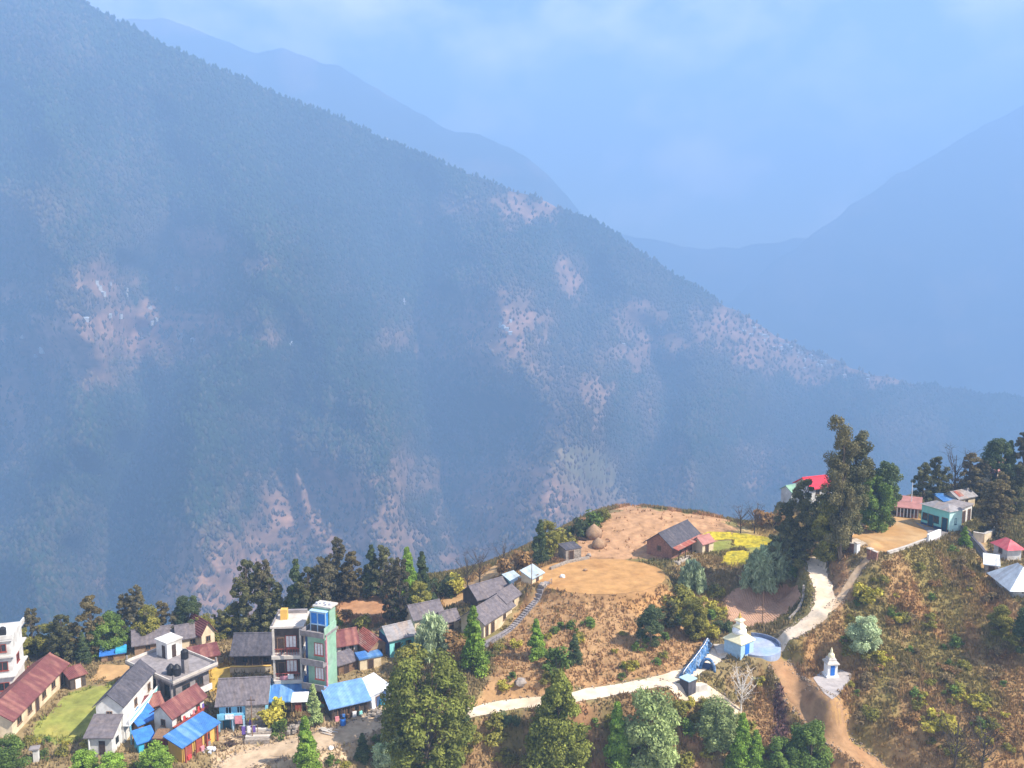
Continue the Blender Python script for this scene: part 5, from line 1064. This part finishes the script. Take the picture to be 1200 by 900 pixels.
part(st, 'harmika', MB().box(-.48, -.48, 5.35, .48, .48, 6.05), 'paint_white')
part(st, 'tier', MB().lathe([(1.05, 6.0), (1.05, 6.15), (.45, 6.55), (.4, 6.6)], 4, sq=True), 'paint_ivory')
part(st, 'spire', MB().lathe([(.34, 6.55), (.30, 6.8), (.24, 6.82), (.2, 7.1), (.05, 7.6)], 12), 'gold')
# small shrine
p = hit(973, 792); sh = empty('shrine', 'small white shrine with stepped roof and blue door on its own pad', 'shrine', (p.x, p.y, p.z), R(4))
part(sh, 'plinth', MB().box(-.95, -.9, -.8, .95, .9, .35), 'paint_white'); part(sh, 'body', MB().box(-.75, -.7, .35, .75, .7, 2.1), 'paint_white')
part(sh, 'door', MB().box(-.32, -.76, .4, .32, -.703, 1.9), 'paint_blue')
part(sh, 'roof', MB().lathe([(1.35, 2.1), (1.35, 2.25), (.85, 2.6), (.85, 2.75), (.6, 3.05)], 4, sq=True), 'concrete_pale'); part(sh, 'spire', MB().lathe([(.5, 3.05), (.45, 3.4), (.2, 3.7), (.16, 4.1), (.03, 4.5)], 12), 'paint_ivory')
field('shrine_pad', PAD_PX, M['pad_grey'], .07, z=PAD_Z)
# blue draped prayer flags and the wall they hang over
pf = [hit(u, v) for u, v in ((801,797),(806,790),(813,782),(819,774),(825,766),(829,759))]
rt = empty('prayer_flags', 'long bundle of blue prayer flags draped over a rail up the roadside', 'prayer flags', pf[0])
o0 = pf[0]; mp_ = MB(); rail = []
for k, q in enumerate(pf):
    rail.append(q - o0 + Vector((0, 0, 1.25 + .06 * k))); mp_.tube([q - o0 - Vector((0, 0, .5)), rail[-1]], .07, 6)
mp_.tube(rail, .05, 6); part(rt, 'rail', mp_, 'paint_white')
for side_ in (-1, 1):
    Vc = []; nU, nV = 60, 9
    for a in range(nU):
        t = a / (nU - 1) * (len(rail) - 1); k = min(int(t), len(rail) - 2); p0 = rail[k].lerp(rail[k + 1], t - k); d = (rail[k + 1] - rail[k]); d.z = 0; d.normalize(); s_ = Vector((-d.y, d.x, 0)) * side_
        ln = .95 + .6 * vnoise(a * .5, side_ * 3 + 7)
        for b in range(nV):
            w = b / (nV - 1); Vc.append(p0 + s_ * (.08 + w * .6 + .16 * math.sin(a * 1.1 + b * .8)) - Vector((0, 0, 1)) * (ln * w ** 1.3 + .10 * math.sin(a * 1.9)))
    me = np_mesh('flag_cloth', [tuple(q) for q in Vc], grid_faces(nU, nV), M['flag_blue'], None, True); link_mesh('flag_cloth', me, rt)
p = hit(829, 785); ar = empty('draped_arch', 'low arch draped with blue cloth below the prayer flag bundle', 'arch', (p.x, p.y, p.z), R(-20)); m = MB(); n = 12
arc = [(1.05 * math.cos(math.pi * k / n), 0, 1.9 * math.sin(math.pi * k / n) - .2) for k in range(n + 1)]; m.tube(arc, .24, 8); part(ar, 'arch_cloth', m, 'flag_blue', smooth=True)
part(ar, 'curtain', MB().box(-.8, .12, -.2, .8, .2, 1.0), 'wall_navy')
p = hit(806, 806); bx = empty('concrete_block', 'dark grey square block at the lower end of the prayer flags', 'block', (p.x, p.y, p.z), R(38)); part(bx, 'body', MB().box(-.85, -.85, -.8, .85, .85, 1.35), 'slate_dark', .05); part(bx, 'cap', MB().box(-.95, -.95, 1.352, .95, .95, 1.5), 'paint_lightblue', .03)

def wall_run(name, label, cat, pix, h, th, m, zfix=None, cap=None, base=.8):
    pts = [hit(u, v) for u, v in pix]; o = empty(name, label, cat, pts[0]); o0 = pts[0]; mb = MB(); mc = MB()
    for k in range(len(pts) - 1):
        a, b = pts[k] - o0, pts[k + 1] - o0; d = (b - a); d.z = 0; d.normalize(); s_ = Vector((-d.y, d.x, 0)) * th / 2
        for M_, z0, z1, g in ((mb, -base, h, 1), (mc, h + .003, h + .1, 1.4)):
            vs = [a + s_ * g + Vector((0, 0, z0)), b + s_ * g + Vector((0, 0, z0)), b - s_ * g + Vector((0, 0, z0)), a - s_ * g + Vector((0, 0, z0)), a + s_ * g + Vector((0, 0, z1)), b + s_ * g + Vector((0, 0, z1)), b - s_ * g + Vector((0, 0, z1)), a - s_ * g + Vector((0, 0, z1))]
            M_.add(vs, [(0, 3, 2, 1), (4, 5, 6, 7), (0, 1, 5, 4), (1, 2, 6, 5), (2, 3, 7, 6), (3, 0, 4, 7)])
    part(o, 'body', mb, m)
    if cap: part(o, 'coping', mc, cap)
    return o
wall_run('yard_wall', 'low pale wall along the grove side of the school yard', 'wall', [(991,634),(1004,622),(1016,612),(1030,605)], .7, .3, 'concrete_pale', cap='concrete_pale')
wall_run('yard_wall', 'low pale kerb wall along the slope side of the school yard', 'wall', [(1040,650),(1062,643),(1086,634)], .4, .3, 'concrete_pale', cap='concrete_pale')
wall_run('yard_wall', 'short white wall block at the corner of the yard near the turquoise school', 'wall', [(1087,635),(1101,629)], 1.2, .35, 'paint_white', cap='paint_white')
wall_run('gate_wall', 'brick wall stub with white end post on the grove side of the school gate', 'wall', [(985,645),(1003,648)], 1.5, .4, 'wall_brick', cap='concrete_pale')
for u, v, lab in ((1004, 648, 'white gate post on the grove side of the school gate'), (1019, 655, 'dark faced gate post on the slope side of the school gate')):
    p = hit(u, v); g = empty('gate_post', lab, 'gate post', (p.x, p.y, p.z), R(20)); part(g, 'post', MB().box(-.35, -.35, -.6, .35, .35, 1.7), 'paint_white' if u < 1010 else 'wall_brick', .03); part(g, 'cap', MB().box(-.45, -.45, 1.702, .45, .45, 1.85), 'concrete_pale', .03)
wall_run('gate_wall', 'dark wall stub on the slope side of the school gate', 'wall', [(1020,655),(1028,658)], 1.5, .4, 'wall_brick', cap='concrete_pale')
wall_run('path_wall', 'dark edged wall along the steps descending right of the school', 'wall', [(1126,622),(1138,634),(1150,648),(1160,660)], .9, .3, 'concrete', cap='slate_dark')
wall_run('retaining_wall', 'curved cream retaining wall above the pink roof', 'wall', [(1140,634),(1152,636),(1163,632),(1166,624)], 1.6, .35, 'wall_cream', cap='concrete_pale')
wall_run('garden_wall', 'long cream garden wall in front of the black barn', 'wall', [(270,788),(290,788),(318,787)], .9, .3, 'wall_cream', cap='wall_yellow')
wall_run('stone_wall', 'dry stone wall behind the round terrace', 'wall', [(645,668),(665,660),(690,655)], .5, .5, 'wall_stone')
wall_run('stone_wall', 'dry stone wall along the village lane by the sky blue stall', 'wall', [(440,846),(455,838),(463,826)], .7, .5, 'wall_stone')
wall_run('stone_wall', 'low stone wall edging the road bank beside the prayer flags', 'wall', [(808,808),(818,810),(828,808)], .8, .4, 'concrete_pale')
wall_run('stone_wall', 'narrow stone edge along the round corner of the road by the ploughed field', 'wall', [(925,728),(935,718),(941,705),(942,690)], .6, .4, 'wall_stone')
# stone steps up to the terrace
so = empty('stone_steps', 'long flight of grey stone steps climbing to the round terrace', 'steps', FOOT[0]); m = MB(); n = 46
for k in range(n):
    t = k / (n - 1) * (len(FOOT) - 1); i = min(int(t), len(FOOT) - 2); q = FOOT[i].lerp(FOOT[i + 1], t - i); d = FOOT[i + 1] - FOOT[i]; d.z = 0; d.normalize(); s_ = Vector((-d.y, d.x, 0)); zz = float(hgt(q.x, q.y)); q = Vector((q.x, q.y, zz)) - FOOT[0]
    a, b = d * .3, s_ * .55
    m.add([q - a - b - Vector((0, 0, .4)), q + a - b - Vector((0, 0, .4)), q + a + b - Vector((0, 0, .4)), q - a + b - Vector((0, 0, .4)), q - a - b + Vector((0, 0, .22)), q + a - b + Vector((0, 0, .22)), q + a + b + Vector((0, 0, .22)), q - a + b + Vector((0, 0, .22))], [(0, 3, 2, 1), (4, 5, 6, 7), (0, 1, 5, 4), (1, 2, 6, 5), (2, 3, 7, 6), (3, 0, 4, 7)])
part(so, 'treads', m, 'concrete')
ro = []
for k in range(14):
    t = k / 13 * (len(FOOT) - 1); i = min(int(t), len(FOOT) - 2); q = FOOT[i].lerp(FOOT[i + 1], t - i); d = FOOT[i + 1] - FOOT[i]; d.z = 0; d.normalize(); q = Vector((q.x + d.y * .95, q.y - d.x * .95, float(hgt(q.x, q.y)))) - FOOT[0]
    part(so, 'railing_post', MB().box(q.x - .04, q.y - .04, q.z - .3, q.x + .04, q.y + .04, q.z + 1), 'concrete'); ro.append(q + Vector((0, 0, 1)))
part(so, 'railing', MB().tube(ro, .05, 5), 'concrete')
# entrance steps of the blue house
p = hit(305, 862); es = empty('stone_steps', 'broad stone steps in front of the light blue house', 'steps', (p.x, p.y, p.z), R(3))
for k in range(4): part(es, 'step', MB().box(-1.8, -1.6 + .5 * k, -.6, 1.6, -1.1 + .5 * k - .004, .25 * (k + 1)), 'concrete_pale' if k % 2 else 'wall_stone', .03)
# haystacks, logs, rocks
for u, v, s, lab in ((696,629,1.0,'brown thatched haystack on the field behind the round terrace'),(701,641,.75,'smaller dark haystack nearer the round terrace')):
    p = hit(u, v); h_ = empty('haystack', lab, 'haystack', (p.x, p.y, p.z), 0); h_.scale = (s,) * 3; part(h_, 'straw', MB().lathe([(1.5, -.3), (1.75, .5), (1.5, 1.4), (.7, 2.1), (.08, 2.6)], 14), 'wall_mud', smooth=True); part(h_, 'pole', MB().tube([(0, 0, 2.2), (0, 0, 3.1)], .06, 5), 'wood')
p = hit(677, 633); lg = empty('log', 'dark fallen log on the field edge behind the stone hut', 'log', (p.x, p.y, p.z), R(-25)); part(lg, 'wood', MB().tube([(-1.9, 0, .25), (0, .1, .33), (1.9, 0, .25)], .32, 8, .24), 'wood_dark')
def rock(u, v, s, lab, m='rock', seed=1, name='boulder'):
    p = hit(u, v); bm = bmesh.new(); bmesh.ops.create_icosphere(bm, subdivisions=2, radius=s); r_ = random.Random(seed)
    for q in bm.verts: q.co *= r_.uniform(.8, 1.2); q.co.z *= .75
    me = bpy.data.meshes.new(name); bm.to_mesh(me); bm.free(); me.materials.append(M[m]); o = link_mesh(name, me); o.location = (p.x, p.y, p.z + s * .35); tag(o, lab, 'boulder')
rock(659, 677, .5, 'pale boulder lying on the bare round terrace', 'paint_white', 2); rock(636, 688, .7, 'pale boulder at the top of the stone steps', 'rock', 3); rock(686, 669, .4, 'small brown stone in the middle of the round terrace', 'wall_mud', 4)
rock(388, 878, .35, 'small white stone beside the lane below the sky blue stall', 'paint_white', 5); rock(690, 652, .5, 'grey stone on the back edge of the round terrace', 'rock', 6); rock(610, 802, .9, 'purplish boulder on the slope above the road', 'rock', 7)
# white tap post in the garden
p = hit(43, 892); tp = empty('tap_stand', 'small white water tap stand in the bottom garden', 'tap stand', (p.x, p.y, p.z), R(15)); part(tp, 'post', MB().box(-.35, -.3, -.4, .35, .3, 1.7), 'wall_white', .03); part(tp, 'cap', MB().box(-.75, -.5, 1.702, .5, .5, 1.95), 'concrete', .04)
# white awning panel, lean poles
p = hit(352, 842); aw = empty('awning', 'white sheet awning on poles beside the blue tin shack', 'awning', (p.x, p.y, p.z), R(4)); part(aw, 'sheet', MB().prism([(-.9, 2.9), (.9, 3.5), (.9, 3.55), (-.9, 2.95)], -1.1, 1.2, 'x'), 'cloth_white')
for x_ in (-1, 1.1):
    for y_, z_ in ((-.8, 2.92), (.8, 3.45)): part(aw, 'pole', MB().tube([(x_, y_, -.3), (x_, y_, z_)], .05, 5), 'wood')
p = hit(352, 856); rp = tag(MB().build('stone_heap', M['wall_stone']), 'heap of stacked stones and firewood under the white awning', 'stone heap'); bpy.data.objects.remove(rp)
hp = empty('stone_heap', 'heap of stones and firewood under the white awning', 'stone heap', (p.x, p.y, p.z), R(8)); m = MB()
for k in range(26):
    x_, y_ = rnd.uniform(-1.6, 1.6), rnd.uniform(-.6, .6); z_ = rnd.uniform(0, .9) * (1 - abs(x_) / 2.2); s_ = rnd.uniform(.14, .3); m.box(x_ - s_, y_ - s_, z_ - s_, x_ + s_, y_ + s_, z_ + s_)
part(hp, 'stones', m, 'wall_stone', .04)
for u, v, hgt_, lab in ((893, 735, 6.0, 'thin wooden pole standing in the ploughed field'), (350, 893, 5.0, 'leaning bare pole beside the bright green conifer'), (296, 868, 6.5, 'tall pole in front of the light blue house'), (623, 690, 5.5, 'wooden power pole at the head of the stone steps'), (1067, 604, 6.5, 'thin flag pole at the back of the school yard')):
    p = hit(u, v); po = empty('wooden_pole', lab, 'pole', (p.x, p.y, p.z)); part(po, 'shaft', MB().tube([(0, 0, -.5), (.12 if u == 350 else .02, 0, hgt_)], .09, 6, .05), 'wood' if u != 1067 else 'paint_white')
    if u in (623, 296): part(po, 'crossarm', MB().box(-.6, -.05, hgt_ - .6, .6, .05, hgt_ - .5), 'wood_dark')
def pile(u, v, name, label, m, n, sx_, sz_, size, rz=0, seed=1):
    p = hit(u, v); o = empty(name, label, name.replace('_', ' '), (p.x, p.y, p.z), R(rz)); r_ = random.Random(seed); q = MB()
    for k in range(n):
        x_ = r_.gauss(0, sx_ * .4); y_ = r_.gauss(0, sx_ * .25); z_ = abs(r_.gauss(0, sz_)) * max(.15, 1 - abs(x_) / sx_); a, b, c = (t * r_.uniform(.7, 1.2) for t in size); q.box(x_ - a, y_ - b, z_ - c, x_ + a, y_ + b, z_ + c)
    part(o, 'heap', q, m, .02)
pile(33, 792, 'brick_pile', 'pile of red bricks behind the long maroon roof', 'tin_rust', 60, 2.2, .7, (.22, .12, .1), 20, 3)
pile(112, 872, 'crate', 'yellow crates stacked before the lean-to annex', 'wall_yellow', 5, .7, .3, (.3, .25, .22), 10, 4)
pile(124, 872, 'firewood_pile', 'brown firewood pile before the lean-to annex', 'wood', 40, 1.4, .5, (.4, .06, .06), 5, 5)
pile(384, 858, 'plank_pile', 'grey plank pile on the lane below the green tower', 'concrete_pale', 22, 1.6, .25, (.9, .08, .04), -25, 6)
pile(270, 874, 'firewood_pile', 'dark firewood pile beside the washing line', 'wood_dark', 36, 1.2, .4, (.35, .06, .06), 30, 7)
pile(440, 838, 'rubble_heap', 'pale rubble heap beside the white tarps', 'wall_stone', 50, 1.6, .5, (.2, .18, .15), 0, 8)
pile(246, 880, 'sack_pile', 'white sack pile in front of the yellow shop', 'tarp_white', 14, .9, .35, (.3, .2, .14), 40, 9)
# laundry line and junk by the sky blue stall
p = hit(292, 866); ln = empty('washing_line', 'washing line with purple and white clothes before the light blue house', 'washing line', (p.x, p.y, p.z), R(6))
part(ln, 'post', MB().tube([(-1.2, 0, -.3), (-1.2, 0, 2.0)], .05, 5), 'wood'); part(ln, 'post', MB().tube([(1.2, 0, -.3), (1.2, 0, 2.0)], .05, 5), 'wood'); part(ln, 'rope', MB().tube([(-1.2, 0, 1.95), (0, 0, 1.85), (1.2, 0, 1.95)], .02, 4), 'cloth_white')
for k, c in enumerate(('cloth_purple', 'cloth_white', 'cloth_purple')): part(ln, 'garment', MB().box(-.95 + .68 * k, -.02, .65, -.45 + .68 * k, .02, 1.82), c)
for k, (u, v, c, lab) in enumerate(((372,846,'tank','black plastic drum in front of the green tower'),(402,850,'paint_blue','blue plastic drum in front of the sky blue stall'),(448,826,'tarp_cyan','cyan plastic drum beside the white tarps'))):
    p = hit(u, v); dr = empty('drum', lab, 'drum', (p.x, p.y, p.z)); part(dr, 'barrel', MB().lathe([(.36, 0), (.4, .12), (.4, .9), (.34, 1.0)], 14), c); part(dr, 'lid', MB().lathe([(.3, 1.0), (.3, 1.06)], 12), 'tank')
print('objects', len(bpy.data.objects))
